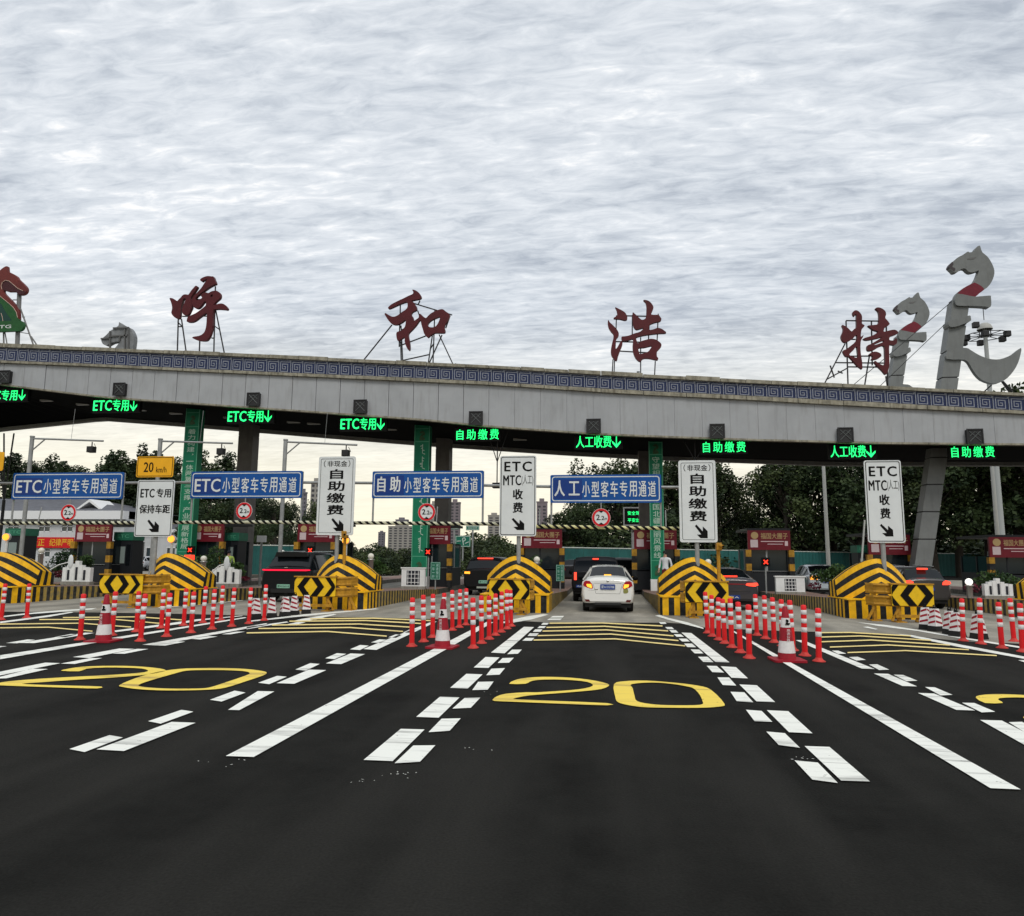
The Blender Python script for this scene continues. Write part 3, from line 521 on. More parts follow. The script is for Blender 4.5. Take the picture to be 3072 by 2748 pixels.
# ------------------------------------------------------------------ leaning horse head posts
HG = mat('horse_grey', (.17, .18, .18), .5, var=.15, vscale=2, stain=.2); HR = mat('horse_red', (.16, .008, .022), .5, var=.2)
ch = CR(2790, 720, 3.872); YH = 35.0
def horse_post():
    t = thing('horse_post', 'tallest leaning grey post topped by a horse head, near the right edge', 'sculpture', (13.6, YH, 0)); off = Vector((13.6, YH, 0))
    def tr(l, k=3): return [(p[0]-off.x, p[1]-off.z) for p in traced(ch, [l], YH, k)[0]]
    head = [(205,335),(212,300),(245,268),(310,215),(360,190),(420,150),(440,160),(495,150),(500,130),(530,92),(560,82),(570,110),(590,160),(650,210),(700,290),(728,370),(720,440),(690,510),(640,570),(560,625),(490,682),(400,668),(290,650),(330,600),(400,555),(470,520),(505,480),(530,430),(548,370),(520,378),(460,392),(420,375),(390,345),(350,350),(300,385),(262,392),(246,378),(235,365)]
    MB().prism([tr(head, 2)], -.16, .14).build('horse_head', HG, t)
    MB().prism([tr([(293,650),(350,590),(405,552),(480,516),(502,512),(560,542),(608,588),(560,626),(490,684),(400,670)], 2)], -.175, .15).build('neck_band', HR, t)
    e = MB(); pp = tr([(410,235),(440,222),(490,218),(520,212),(490,240),(440,244)], 2); e.prism([pp], -.17, -.15); e.build('eye', mat('horse_eye_grey', (.12, .12, .12)), t)
    MB().prism([tr([(200,330),(218,290),(245,268),(252,300),(240,330),(275,345),(262,385),(245,368),(225,350)], 2)], -.168, .145).build('muzzle', mat('horse_muzzle', (.05, .04, .045)), t)
    MB().prism([tr([(255,720),(265,672),(290,650),(400,668),(490,685),(650,672),(668,690),(672,780),(650,808),(600,798),(450,790),(300,790),(262,765)], 2)], -.31, .02).build('upper_wing', HG, t)
    MB().prism([tr([(170,980),(190,965),(300,940),(415,905),(430,930),(432,965),(390,985),(300,1022),(230,1038),(182,1028)], 2)], -.36, .20).build('collar', HG, t)
    MB().prism([tr([(160,1400),(163,1320),(200,1280),(260,1268),(390,1275),(430,1295),(520,1350),(600,1385),(680,1405),(770,1405),(850,1380),(930,1340),(1016,1274),(1010,1350),(980,1450),(930,1540),(860,1620),(790,1665),(720,1685),(660,1680),(560,1640),(490,1570),(440,1490),(410,1440),(370,1412),(310,1408)], 2)], -.30, -.08).build('crescent_tail', HG, t)
    # post made of stacked cladding sections following the lean
    top = P(*ch(345, 700), YH)-off; base = P(2751, 1765, YH)-off; base.z = .25; n = 11
    for i in range(n):
        a = base.lerp(top, i/n); b = base.lerp(top, (i+1)/n-.004); w0 = .365; m = MB(); vs = []
        for p in (a, b):
            for sx, sy_ in ((-1, -1), (1, -1), (1, 1), (-1, 1)): vs.append((p.x+sx*w0, p.y+sy_*.30+.10, p.z))
        m.add(vs, [(0, 1, 5, 4), (1, 2, 6, 5), (2, 3, 7, 6), (3, 0, 4, 7), (4, 5, 6, 7), (3, 2, 1, 0)]); m.build('post_section', HG, t, bevel=.012)
    core = MB(); core.bar(base+Vector((0, .12, 0)), top+Vector((0, .12, 0)), .3, square=True); core.build('core', DSTEEL, t)
    st = MB(); q = P(*ch(850, 1640), YH)-off
    st.bar(q+Vector((0, .1, 0)), P(*ch(1010, 1740), YH)-off+Vector((0, .6, 0)), .04); st.bar(q+Vector((.05, .1, .0)), P(*ch(1040, 1725), YH)-off+Vector((0, .6, 0)), .04); st.bar(P(*ch(715, 1685), YH)-off, P(*ch(670, 1760), YH)-off+Vector((0, .6, 0)), .03)
    st.build('brace', DSTEEL, t)
    return t, off
hp, hoff = horse_post()
a1 = P(2936, 741, YH); a2 = P(2753.5, 880, YH/.785)
hp2 = dup(hp, (13.6+a2.x-a1.x, YH/.785, a2.z-a1.z), 'shorter leaning grey horse post beside the rightmost red roof character')
for o in [o for o in hp2.children if o.name.startswith('post_section')][:5]: bpy.data.objects.remove(o)
for o in [o for o in hp2.children if o.name.startswith('crescent')]: o.location.z -= .7
for o in [o for o in hp2.children if o.name.startswith('core')]: bpy.data.objects.remove(o)
for o in (hp, hp2): o['group'] = 'leaning horse head posts through the canopy'
# guy wires
def wire(name, lab_, pts, r=.02, grp=None):
    mb = MB(); o0 = Vector(pts[0])
    for a, b in zip(pts[:-1], pts[1:]): mb.bar(Vector(a)-o0, Vector(b)-o0, r, n=5)
    o = mb.build(name, DSTEEL, loc=o0); tag(o, lab_, 'cable', grp); return o
wire('guy_wire', 'upper thin guy wire running down left from the tall horse post', [P(2855, 905, YH), P(2560, 1155, YF+1.5)], .016, 'guy wires of the tall horse post')
wire('guy_wire', 'lower thin guy wire running down left from the collar of the tall horse post', [P(2832, 975, YH), P(2640, 1158, YF+1.5)], .016, 'guy wires of the tall horse post')
# grey horse head seen from behind at the left
cb = CR(0, 900, 3.282); YL = 45.5
t = thing('horse_head_figure', 'small grey horse head rising behind the roof left of the first red character', 'sculpture', (P(360, 1040, YL).x, YL, 0)); off = Vector((P(360, 1040, YL).x, YL, 0))
tl = lambda l: [(p[0]-off.x, p[1]) for p in traced(cb, [l], YL, 2)[0]]
MB().prism([tl([(1000,385),(1045,345),(1090,300),(1165,255),(1172,217),(1215,248),(1275,272),(1310,330),(1318,390),(1300,520),(1290,620),(1180,620),(1130,560),(1130,475),(1180,412),(1100,418),(1050,445),(1015,435),(1000,410)])], 0, .4).build('head_plate', mat('horse_back_grey', (.22, .23, .24), .5, var=.4, vscale=1.5), t)
fb = MB()
for a, b in [((1090,310),(1090,620)),((1270,275),(1270,620)),((1090,360),(1270,350)),((1000,385),(1090,375)),((1190,360),(1180,412)),((1120,280),(1275,275)),((1235,290),(1235,620))]:
    A = P(*cb(*a), YL)-off; B = P(*cb(*b), YL)-off; fb.bar(A+Vector((0, -.06, 0)), B+Vector((0, -.06, 0)), .05, square=True)
fb.build('back_frame', mat('frame_grey', (.10, .10, .10)), t)
g_ = MB(); A = P(*cb(1230, 600), YL)-off; g_.box(A.x-.4, A.x+.4, .05, .35, A.z-1.2, A.z); g_.build('post', HG, t)
# logo horse at the far left edge
cl = CR(0, 770, 6.275); YG = 34.0; xo = P(20, 1040, YG).x; off = Vector((xo, YG, 0))
t = thing('roof_logo', 'maroon and green horse logo on posts at the far left of the roof', 'logo sign', off); t2 = lambda l: [(p[0]-off.x, p[1]) for p in traced(cl, [l], YG, 2)[0]]
MAR = mat('logo_maroon', (.16, .025, .02), .5, var=.3, vscale=1); MARD = mat('logo_dark_maroon', (.05, .008, .012), .5); GRL = mat('logo_green', (.012, .09, .02), .5, var=.2); GRD = mat('logo_dark_green', (.006, .045, .035), .5); LINE = mat('logo_line', (.5, .36, .30), .5)
MB().prism([t2([(-200,520),(-120,380),(-40,300),(0,255),(60,205),(133,178),(140,270),(220,310),(310,365),(340,415),(440,510),(495,580),(495,650),(450,700),(380,718),(330,700),(285,655),(150,655),(65,630),(80,690),(190,800),(280,900),(330,990),(352,1080),(345,1225),(300,1225),(200,960),(-60,760),(-220,640)])], 0, .18).build('horse_outline', MAR, t)
MB().prism([t2([(45,600),(38,540),(60,480),(120,455),(190,480),(300,580),(400,640),(485,655),(450,698),(380,714),(330,696),(285,650),(150,650),(70,628)])], -.012, -.002).build('cheek', MARD, t)
MB().prism([t2([(-320,700),(-60,690),(0,735),(60,790),(180,890),(260,970),(310,1050),(338,1150),(342,1225),(0,1225),(-320,1225)])], -.02, .14).build('green_body', GRL, t)
MB().prism([t2([(-300,850),(0,870),(60,960),(150,1100),(220,1222),(0,1222),(-300,1222)])], -.03, -.022).build('dark_body', GRD, t)
ln = MB()
for l in ([(45,620),(30,560),(50,490),(110,450),(180,465),(260,530),(340,600),(440,648)], [(0,738),(80,805),(190,895),(268,970),(318,1055),(340,1150)], [(30,1070),(50,1130),(65,1220)]):
    pp = [P(*cl(*q), YG)-off for q in l]
    for a, b in zip(pp[:-1], pp[1:]): ln.bar(a+Vector((0, -.03, 0)), b+Vector((0, -.03, 0)), .018, n=5)
ln.build('outline_line', LINE, t)
pl = MB(); x0, x1, z0, z1 = box_at(-200, 770+1270/6.275, 450/6.275, 770+1402/6.275, YG); pl.prism([rrect(x0-off.x, x1-off.x, z0, z1, (z1-z0)/2-.01, 6)], -.06, .1, 0)
a0, a1_, b0, b1 = box_at(-22/6.275*2.2, 770+1300/6.275, 222/6.275, 770+1370/6.275, YG); text(pl, 'JTG', a0-off.x, a1_-off.x, b0, b1, -.062, 1, bold=.03); pl.build('name_plate', [GRL, SIGNW], t)
ps = MB()
for (a, b, r) in [((310,680),(270,1640),.11),((330,950),(580,1660),.04),((530,1480),(650,1660),.04),((10,1400),(15,1640),.04),((35,1400),(75,1620),.03),((190,790),(280,790),.03),((310,1400),(490,1430),.02),((365,1113),(410,1113),.025)]:
    ps.bar(P(*cl(*a), YG)-off+Vector((0, .2, 0)), P(*cl(*b), YG)-off+Vector((0, .2, 0)), r)
ps.build('support_post', mat('post_grey', (.16, .16, .16), .5), t)
# ------------------------------------------------------------------ toll islands
ISL = {0: -27.9, 1: -21.75, 2: -15.25, 3: -9.0, 4: -3.0, 5: 2.66, 6: 8.15, 7: 13.75, 8: 19.3}
HW = 1.1; YN = 23.35
ORD = {0: 'leftmost in view', 1: 'under the leftmost blue board', 2: 'left of the black electric suv', 3: 'right of the black electric suv', 4: 'left of the white sedan', 5: 'right of the white sedan', 6: 'right of the grey sedan', 7: 'at the right frame edge', 8: 'farthest right, mostly hidden'}
PAVE = mat('red_island_paving', (.26, .17, .14), .85, var=.3, vscale=5); KYEL = mat('faded_yellow_kerb', (.55, .37, .07), .7, var=.45, vscale=7, col2=(.28, .22, .12), stain=.6)
KBLK = mat('faded_black_kerb', (.022, .022, .02), .75, var=.4, vscale=6, col2=(.08, .075, .065)); KCON = mat('kerb_concrete', (.15, .14, .12), .85, var=.4, vscale=4, stain=.6)
def ztop(y): return float(np.interp(y, [YN, 26, 34, 60], [.55, .5, .24, .22]))
for i, xc in ISL.items():
    t = thing('toll_island', f'striped kerb traffic island {ORD[i]}', 'traffic island', (xc, 0, 0), 'striped kerbed toll islands'); 
    # nose outline with slightly rounded corners, walls striped
    r = .25; pts = [(-HW, 62), (-HW, 45), (-HW, 36), (-HW, YN+r), (-HW+.07, YN+.07), (-HW+r, YN), (HW-r, YN), (HW-.07, YN+.07), (HW, YN+r), (HW, 36), (HW, 45), (HW, 62)]
    dense = []
    for a, b in zip(pts[:-1], pts[1:]):
        d = math.dist(a, b); n = max(1, int(round(d/.17))) if min(a[1], b[1]) < 36.5 and d > .15 else 1
        for k in range(n): dense.append((a[0]+(b[0]-a[0])*k/n, a[1]+(b[1]-a[1])*k/n))
    dense.append(pts[-1]); mb = MB(); side_plain = 32
    for k, (a, b) in enumerate(zip(dense[:-1], dense[1:])):
        ym = (a[1]+b[1])/2
        mi = 2 if ym > 34 else (k % 2) + (3 if ym < YN+1.3 else 0)
        mb.quad((a[0], a[1], 0), (b[0], b[1], 0), (b[0], b[1], ztop(b[1])), (a[0], a[1], ztop(a[1])), mi)
    mb.build('striped_kerb_wall', [KYEL, KBLK, KCON, PYEL, PBLK], t)
    tp = MB(); ys = [YN+r, 26, 30, 34, 45, 62]
    tp.quad((-HW+.25, YN, ztop(YN)), (HW-.25, YN, ztop(YN)), (HW, YN+r, ztop(YN+r)), (-HW, YN+r, ztop(YN+r)))
    for a, b in zip(ys[:-1], ys[1:]): tp.quad((-HW, a, ztop(a)), (HW, a, ztop(a)), (HW, b, ztop(b)), (-HW, b, ztop(b)))
    tp.build('paved_top', PAVE, t)
# ------------------------------------------------------------------ domed striped impact cushions
def cushion(i, xc):
    t = thing('impact_cushion', f'striped domed cushion on the island {ORD[i]}', 'crash cushion', (xc, YN, .55), 'striped domed crash cushions')
    nb = 9; Hh = 1.235; X_ = 1.06; NX = 13
    xs_ = [X_*q/NX for q in range(-NX, NX+1)]
    def surf(k, x):          # height and set back of band edge k at offset x: a blunt prow with a central ridge
        zr_ = Hh*k/nb; f = (k/nb)**1.5; a_ = abs(x)/X_; g = (1-f)*.80*abs(x)+f*.67*a_**1.75; z_ = max(0, zr_-g)
        return (x, .12+.95*a_**1.6+.42*(z_/Hh)**1.3, z_)
    mb = MB()
    for k in range(nb):
        for j in range(2*NX):
            q = [surf(k, xs_[j]), surf(k, xs_[j+1]), surf(k+1, xs_[j+1]), surf(k+1, xs_[j])]
            if q[2][2] <= 1e-5 and q[3][2] <= 1e-5: continue
            mb.add(q, [(0, 1, 2, 3)], 0 if (nb-1-k) % 2 == 0 else 1, False)
    mb.build('striped_dome', [PYEL, PBLK], t)
    out = [(-X_, surf(0, -X_)[1], 0)]+[surf(nb, x) for x in xs_]+[(X_, surf(0, X_)[1], 0)]
    rb = MB(); ns = 5
    bp = lambda v, f: (v[0], v[1]+(1.95-v[1])*f, v[2]*(1-.25*f*f))
    for j in range(ns):
        for p, q in zip(out[:-1], out[1:]): rb.add([bp(p, j/ns), bp(q, j/ns), bp(q, (j+1)/ns), bp(p, (j+1)/ns)], [(0, 1, 2, 3)], (j+1) % 2)
    rb.add([bp(v, 1) for v in out], [tuple(range(len(out)))[::-1]], 1); rb.build('striped_rear_body', [PYEL, PBLK], t)
    lip = MB().box(-1.1, 1.1, -.015, 2.0, 0, .03); lip.build('base_lip', PYEL, t)
    return t
for i in (1, 2, 3, 4, 5, 6, 7): cushion(i, ISL[i])
# ------------------------------------------------------------------ yellow guard rail stands with chevron boards
def chevboard(i, u0, v0, u1, v1, Y, side):
    x0, x1, z0, z1 = box_at(u0, v0, u1, v1, Y); w = x1-x0; cx = (x0+x1)/2; z0 = .47; z1 = 1.06
    t = thing('guard_rail_stand', f'yellow rail stand with chevron board, nose of the island {ORD[i]}', 'crash barrier', (cx, Y, 0), 'yellow rail stands with chevron boards')
    h = (z1-z0)/2; zc = (z0+z1)/2; N_ = 24; bulge = lambda x: .10*(abs(x)/(w/2))**4+.0
    b = MB()
    # diamond in the middle, chevrons pointing outwards; drawn as sheared quads on a slightly curved plate
    def strip(xa, xb, sgn, m, yoff):
        for k in range(2):
            za, zb_ = (zc, z1) if k else (zc, z0); tip = h*.62*sgn
            P_ = [(xa+tip, za), (xb+tip, za), (xb, zb_), (xa, zb_)]; P_ = [(max(-w/2, min(w/2, q[0])), q[1]) for q in P_]
            if P_[0][0] == P_[1][0] and P_[2][0] == P_[3][0]: continue
            if not k: P_ = P_[::-1]
            b.add([(q[0], -.012-yoff+bulge(q[0]), q[1]) for q in P_], [(0, 1, 2, 3)], m)
    s = .205
    pl = MB(); pl.prism([rrect(-w/2, w/2, z0, z1, .03)], 0.0, .02, 0)
    xo = -.10*w*side; T = .225
    def clipx(q): return max(-w/2+.005, min(w/2-.005, q))
    def strip2(xa, xb, sgn, m, yoff):
        for k in range(8):              # eight height slices so the slanted edges clip cleanly at the board ends
            f0, f1 = k/8, (k+1)/8; g = lambda f: T*(1-abs(2*f-1)); zf = lambda f: z0+(z1-z0)*f
            pts_ = [(clipx(xo+sgn*(xa+g(f0))), zf(f0)), (clipx(xo+sgn*(xb+g(f0))), zf(f0)), (clipx(xo+sgn*(xb+g(f1))), zf(f1)), (clipx(xo+sgn*(xa+g(f1))), zf(f1))]
            if abs(pts_[0][0]-pts_[1][0]) < 1e-4 and abs(pts_[2][0]-pts_[3][0]) < 1e-4: continue
            if sgn < 0: pts_ = pts_[::-1]
            b.add([(q[0], -.012-yoff, q[1]) for q in pts_], [(0, 1, 2, 3)], m)
    for sg in (-1, 1):
        strip2(0, .22, sg, 1, 0); strip2(.46, .62, sg, 1, 0)
    brd = MB(); brd.v = pl.v+b.v; k0 = len(pl.v); brd.f = pl.f+[tuple(q+k0 for q in f) for f in b.f]; brd.m = pl.m+b.m; brd.sm = pl.sm+b.sm
    brd.build('chevron_board', [YEL, BLACK], t)
    # two beam guard rail wrapping round the island nose
    yy = [.06, .5, .9]; rails = MB(); ex = (w/2)*side
    for zc_ in (z0+.12, z1-.13):
        prof = [(-.15, 0), (-.10, .06), (-.05, .0), (0, .0), (.05, .0), (.10, .06), (.15, 0)]
        path = [(-w/2*side, .04), (ex*.6, .04), (ex+.10*side, .10), (ex+.34*side, .42), (ex+.42*side, .85)] if i not in (4, 5) else [(-w/2*side, .04), (ex*.6, .04), (ex+.02*side, .10), (ex+.10*side, .42)]
        for (a, b2) in zip(path[:-1], path[1:]):
            for (z_a, o_a), (z_b, o_b) in zip(prof[:-1], prof[1:]):
                rails.quad((a[0], a[1]-o_a+.05, zc_+z_a), (b2[0], b2[1]-o_a+.05, zc_+z_a), (b2[0], b2[1]-o_b+.05, zc_+z_b), (a[0], a[1]-o_b+.05, zc_+z_b))
    rails.build('guard_rail', RAILY, t)
    tb = MB().box(-w/2-.02, w/2+.02, -.03, .22, z1, z1+.035); tb.build('top_cap', RAILY, t)
    for q in ((-w*.3, w*.28, ex+.3*side) if i not in (4, 5) else (-w*.3, w*.28)):
        l = MB(); yq = .1 if abs(q) < w/2 else .5; l.box(q-.045, q+.045, yq, yq+.12, 0, z1); l.box(q-.14, q+.14, yq-.14, yq+.3, 0, .03); l.bar((q, yq, .42), (q+.22*side, yq, .04), .03, square=True); l.build('leg', RAILY, t)
    lo = MB().box(-w*.42, w*.42, .0, .1, .14, .22); lo.build('lower_rail', RAILY, t)
    return t
for a in ((2, 300,1736,424.5,1796, 22.45, 1), (3, 884,1746,1005,1802, 22.45, 1), (4, 1468,1755,1589,1815, 22.4, 1), (5, 2055,1770,2187,1831, 22.4, -1), (6, 2675,1785,2805,1844, 22.2, -1)): chevboard(*a)
# ------------------------------------------------------------------ white lane signs on posts
def quad_sign(i, label, corners, uo, Y, kind):
    ps = [P(u, v, Y) for u, v in corners]; xc = ISLX = P(uo, 1736, Y).x
    x0 = (ps[0].x+ps[3].x)/2; x1 = (ps[1].x+ps[2].x)/2; z1 = (ps[0].z+ps[1].z)/2; z0 = (ps[2].z+ps[3].z)/2; cx = (x0+x1)/2
    t = thing('lane_sign', label, 'road sign', (xc, Y, .5), 'white lane signs on grey posts'); t.location.z = 0
    x0 -= xc; x1 -= xc; w = x1-x0
    s = MB(); s.prism([rrect(x0, x1, z0, z1, .07)], 0, .03, 0); s.build('sign_plate', [SIGNW], t)
    b = MB()
    def ring(m, wd): b.prism([rrect(x0+m, x1-m, z0+m, z1-m, .05), rrect(x0+m+wd, x1-m-wd, z0+m+wd, z1-m-wd, .04)[::-1]], -.004, -.001)
    H = z1-z0; fx = lambda f: x0+w*f; fz = lambda f: z1-H*f
    if kind == 'self':
        ring(.075, .013)
        text(b, '（', fx(.14), fx(.19), fz(.135), fz(.05), 0, bold=.01); text(b, '）', fx(.81), fx(.86), fz(.135), fz(.05), 0, bold=.01); text(b, '非现金', fx(.24), fx(.78), fz(.13), fz(.055), 0, bold=.02)
        for k, chx in enumerate('自助缴费'): ww = (.17, .22, .24, .22)[k]; text(b, chx, fx(.5-ww), fx(.5+ww), fz(.165+k*.152+.122), fz(.165+k*.152), 0, bold=.06)
        arrow(b, fx(.40), fx(.74), fz(.95), fz(.785), 0)
    elif kind == 'etc':
        ring(.035, .022)
        text(b, 'ETC', fx(.13), fx(.87), fz(.195), fz(.075), 0, bold=.05, spacing=1.2)
        text(b, 'MTC', fx(.10), fx(.58), fz(.37), fz(.245), 0, bold=.035, spacing=1.1); text(b, '(人工)', fx(.60), fx(.92), fz(.375), fz(.24), 0, bold=.0)
        text(b, '收', fx(.37), fx(.63), fz(.545), fz(.42), 0, bold=.05); text(b, '费', fx(.37), fx(.63), fz(.71), fz(.585), 0, bold=.05)
        arrow(b, fx(.33), fx(.68), fz(.925), fz(.775), 0)
    else:
        ring(.03, .022); text(b, 'ETC', fx(.10), fx(.47), fz(.31), fz(.16), 0, bold=.045, spacing=1.1); text(b, '专用', fx(.53), fx(.92), fz(.31), fz(.155), 0, bold=.04)
        text(b, '保持车距', fx(.10), fx(.92), fz(.59), fz(.44), 0, bold=.04); arrow(b, fx(.33), fx(.66), fz(.92), fz(.70), 0)
    b.build('printed_lettering', BLACK, t)
    for k in (0.12, .5, .9): MB().box(x0+.04, x1-.04, .03, .06, z0+H*k-.02, z0+H*k+.02).build('back_rib', STEEL, t)
    p = MB(); p.bar((0, .12, .5), (0, .12, z1-.05), .07, n=16); p.box(-.16, .16, .0, .28, .5, .55); p.build('post', STEEL, t)
    if kind == 'keep':
        q = [P(u, v, Y) for u, v in ((411, 1370), (521, 1370), (519, 1431), (409, 1431))]; a = (q[0].x+q[3].x)/2-xc; c_ = (q[1].x+q[2].x)/2-xc; d1 = q[0].z; d0 = q[2].z
        s = MB(); s.prism([rrect(a, c_, d0, d1, .06)], 0, .03, 0); s.prism([rrect(a+.03, c_-.03, d0+.03, d1-.03, .05), rrect(a+.05, c_-.05, d0+.05, d1-.05, .04)[::-1]], -.004, -.001, 1)
        ww = c_-a; hh = d1-d0; text(s, '20', a+ww*.20, a+ww*.46, d0+hh*.25, d0+hh*.72, 0, 1, bold=.02); text(s, 'km/h', a+ww*.54, a+ww*.82, d0+hh*.22, d0+hh*.5, 0, 1, bold=.01)
        s.build('speed_plate', [mat('amber_sheeting', (.86, .42, .01), .4, var=.1), BLACK], t); 
    return t
quad_sign(2, 'white ETC keep distance sign under a yellow 20 km/h plate', [(409,1440),(520.5,1440),(517,1610),(407,1610)], 452, 23.75, 'keep')
quad_sign(3, 'white self-service payment sign on the island beside the black electric suv', [(958,1369),(1066.5,1370),(1059,1606),(947,1605)], 1003, 23.75, 'self')
quad_sign(4, 'white ETC and MTC toll sign between the second and third blue boards', [(1499,1366.5),(1609,1368),(1608,1609),(1499,1608)], 1554, 23.75, 'etc')
quad_sign(5, 'white self-service payment sign right of the last blue board', [(2035,1381),(2147,1381),(2152,1628),(2040,1626)], 2095, 23.75, 'self')
quad_sign(6, 'white ETC and MTC toll sign in front of the leaning grey post', [(2590,1381),(2703,1381),(2716,1628),(2606,1628)], 2659, 23.75, 'etc')
# sign just cut by the left frame edge
t = thing('lane_sign', 'amber speed plate cut by the left frame edge', 'road sign', (P(-55, 1600, 23.75).x, 23.75, 0), 'white lane signs on grey posts')
x0, x1, z0, z1 = box_at(-105, 1357, 7, 1412, 23.75); xo = P(-55, 1600, 23.75).x
MB().prism([rrect(x0-xo, x1-xo, z0, z1, .06)], 0, .03).build('speed_plate', mat('amber_sheeting', (.86, .42, .01)), t); MB().bar((0, .12, .5), (0, .12, z1-.05), .07, n=16).build('post', STEEL, t)
# ------------------------------------------------------------------ overhead lane boards with height bars
YGt = 24.45
def board(label, rl, u0, u1, v0, v1, big, kind, barv, ru, rv):
    x0, x1, z0, z1 = box_at(u0, v0, u1, v1, YGt); cx = (x0+x1)/2; w = x1-x0; H = z1-z0
    t = thing('lane_board', label, 'road sign', (cx, YGt, 0), 'blue overhead lane boards')
    s = MB(); s.prism([rrect(-w/2, w/2, z0, z1, .05)], 0, .04, 0); s.prism([rrect(-w/2+.055, w/2-.055, z0+.055, z1-.055, .09), rrect(-w/2+.085, w/2-.085, z0+.085, z1-.085, .07)[::-1]], -.005, -.001, 1)
    fx = lambda f: -w/2+w*f; fz = lambda f: z0+H*f
    s.build('board_plate', [BLUE, SIGNW], t)
    if big == 'ETC': MB().box(fx(.03), fx(.275), -.006, -.001, fz(.16), fz(.80)).build('overlay_patch', mat('overlay_blue', (.004, .035, .20), .35), t)
    else: MB().box(fx(.03), fx(.29), -.006, -.001, fz(.14), fz(.84)).build('overlay_patch', mat('overlay_blue', (.004, .035, .20), .35), t)
    b = MB()
    if big == 'ETC': text(b, 'ETC', fx(.04), fx(.27), fz(.24), fz(.72), -.008, bold=.03, spacing=1.05)
    elif big == '自助': text(b, '自', fx(.05), fx(.12), fz(.24), fz(.80), -.008, bold=.03); text(b, '助', fx(.165), fx(.255), fz(.24), fz(.80), -.008, bold=.03)
    else: text(b, '人', fx(.04), fx(.13), fz(.24), fz(.80), -.008, bold=.03); text(b, '工', fx(.17), fx(.265), fz(.27), fz(.76), -.008, bold=.03)
    for k, chx in enumerate('小型客车专用通道'):
        a = .29+k*.0845; text(b, chx, fx(a+.002), fx(a+.069), fz(.21), fz(.76), -.008, bold=.012)
    b.build('white_lettering', SIGNW, t)
    zb = P(cx/ YGt*0+ (u0+u1)/2, barv, YGt).z
    for sx in (-1, 1):
        MB().bar((sx*(w/2-.03), .09, zb), (sx*(w/2-.03), .09, z1-.02), .035).build('hanger', STEEL, t)
    p = P(ru, rv, YGt-.12); r = .305; d = MB(); px_ = p.x-cx; pz = p.z; 
    cir = lambda rr, n=28: [(px_+rr*math.cos(2*math.pi*k/n), pz+rr*math.sin(2*math.pi*k/n)) for k in range(n)]
    rs = thing('height_limit_sign', f'round 2.2m limit sign below the {rl} blue board', 'road sign', (p.x, YGt-.12, pz), 'round height limit signs')
    cir = lambda rr, n=28: [(rr*math.cos(2*math.pi*k/n), rr*math.sin(2*math.pi*k/n)) for k in range(n)]
    d = MB(); d.prism([cir(r)], 0, .02, 0); d.prism([cir(r*.97), cir(r*.73)[::-1]], -.006, -.001, 1)
    for sg in (-1, 1): d.prism([[(-.1, sg*r*.76), (.1, sg*r*.76), (0, sg*r*.52)][::sg]], -.010, -.007, 2)
    text(d, '2', -.16, -.045, -.075, .10, -.004, 2, bold=.03); text(d, '.', -.03, -.008, -.075, -.05, -.004, 2, bold=.04); text(d, '2', .01, .10, -.075, .055, -.004, 2, bold=.03); text(d, 'm', .115, .19, -.07, -.01, -.004, 2, bold=.03)
    d.build('round_plate', [SIGNW, mat('sign_red', (.62, .012, .02), .4, var=.1), BLACK], rs)
    MB().bar((0, .06, -.29), (0, .06, z0-pz-.0), .02).build('hanger', STEEL, rs)
    return t
board('blue overhead board for the ETC lane at the far left', 'leftmost', 41, 366, 1419, 1497, 'ETC', 0, 1569, 205, 1538)
board('blue overhead board for the ETC lane above the black electric suv', 'second', 575, 904.5, 1415, 1494, 'ETC', 0, 1567, 732, 1532.5)
board('blue overhead board for the self-service lane, crossing the second green column', 'third', 1118, 1450, 1414, 1494, '自助', 0, 1570, 1280, 1536.5)
board('blue overhead board for the manual lane above the white sedan', 'rightmost', 1651, 1985, 1425, 1508, '人工', 0, 1581, 1803.5, 1553)
# long carrier pipe and hazard striped height bars
pipe = MB(); pts = [(-120, 1450), (200, 1450), (740, 1446), (1110, 1449), (1500, 1457), (1660, 1460), (2040, 1462)]
pp = [P(u, v, YGt+.14) for u, v in pts]; o0 = pp[0].copy()
for a, b in zip(pp[:-1], pp[1:]): pipe.bar(a-o0, b-o0, .05)
tag(pipe.build('carrier_pipe', STEEL, loc=o0), 'long grey pipe carrying the blue lane boards', 'pipe')
HBY = mat('bar_pale_yellow', (.62, .60, .30), .5, var=.25, vscale=6)
def hbar(label, pts, pal):
    pp = [P(u, v, YGt-.02) for u, v in pts]; o0 = pp[0].copy(); t = thing('height_bar', label, 'height barrier', o0, 'hazard striped height bars'); mb = MB(); r = .062
    tot = sum((b-a).length for a, b in zip(pp[:-1], pp[1:])); 
    for a, b in zip(pp[:-1], pp[1:]):
        d = (b-a); ln_ = d.length; d.normalize(); step = .125; n = int(ln_/step); 
        for k in range(n):
            for q in range(10):       # slanted bands wrapped round the pipe
                t0, t1 = 2*math.pi*q/10, 2*math.pi*(q+1)/10; sk = lambda tt: .075*math.sin(tt)
                c0 = a-o0+d*(k*ln_/n); c1_ = a-o0+d*((k+1)*ln_/n); rr = lambda tt: Vector((0, -math.cos(tt)*r, math.sin(tt)*r))
                mb.add([c0+rr(t0)-d*sk(t0), c1_+rr(t0)-d*sk(t0), c1_+rr(t1)-d*sk(t1), c0+rr(t1)-d*sk(t1)], [(0, 1, 2, 3)], k % 2, True)
    mb.build('striped_bar', [pal, BLACK], t); 
    for u in (.12, .88):
        c = pp[0].lerp(pp[-1], u)-o0; MB().bar(c, c+Vector((0, .12, .6)), .02).build('hanger', STEEL, t)
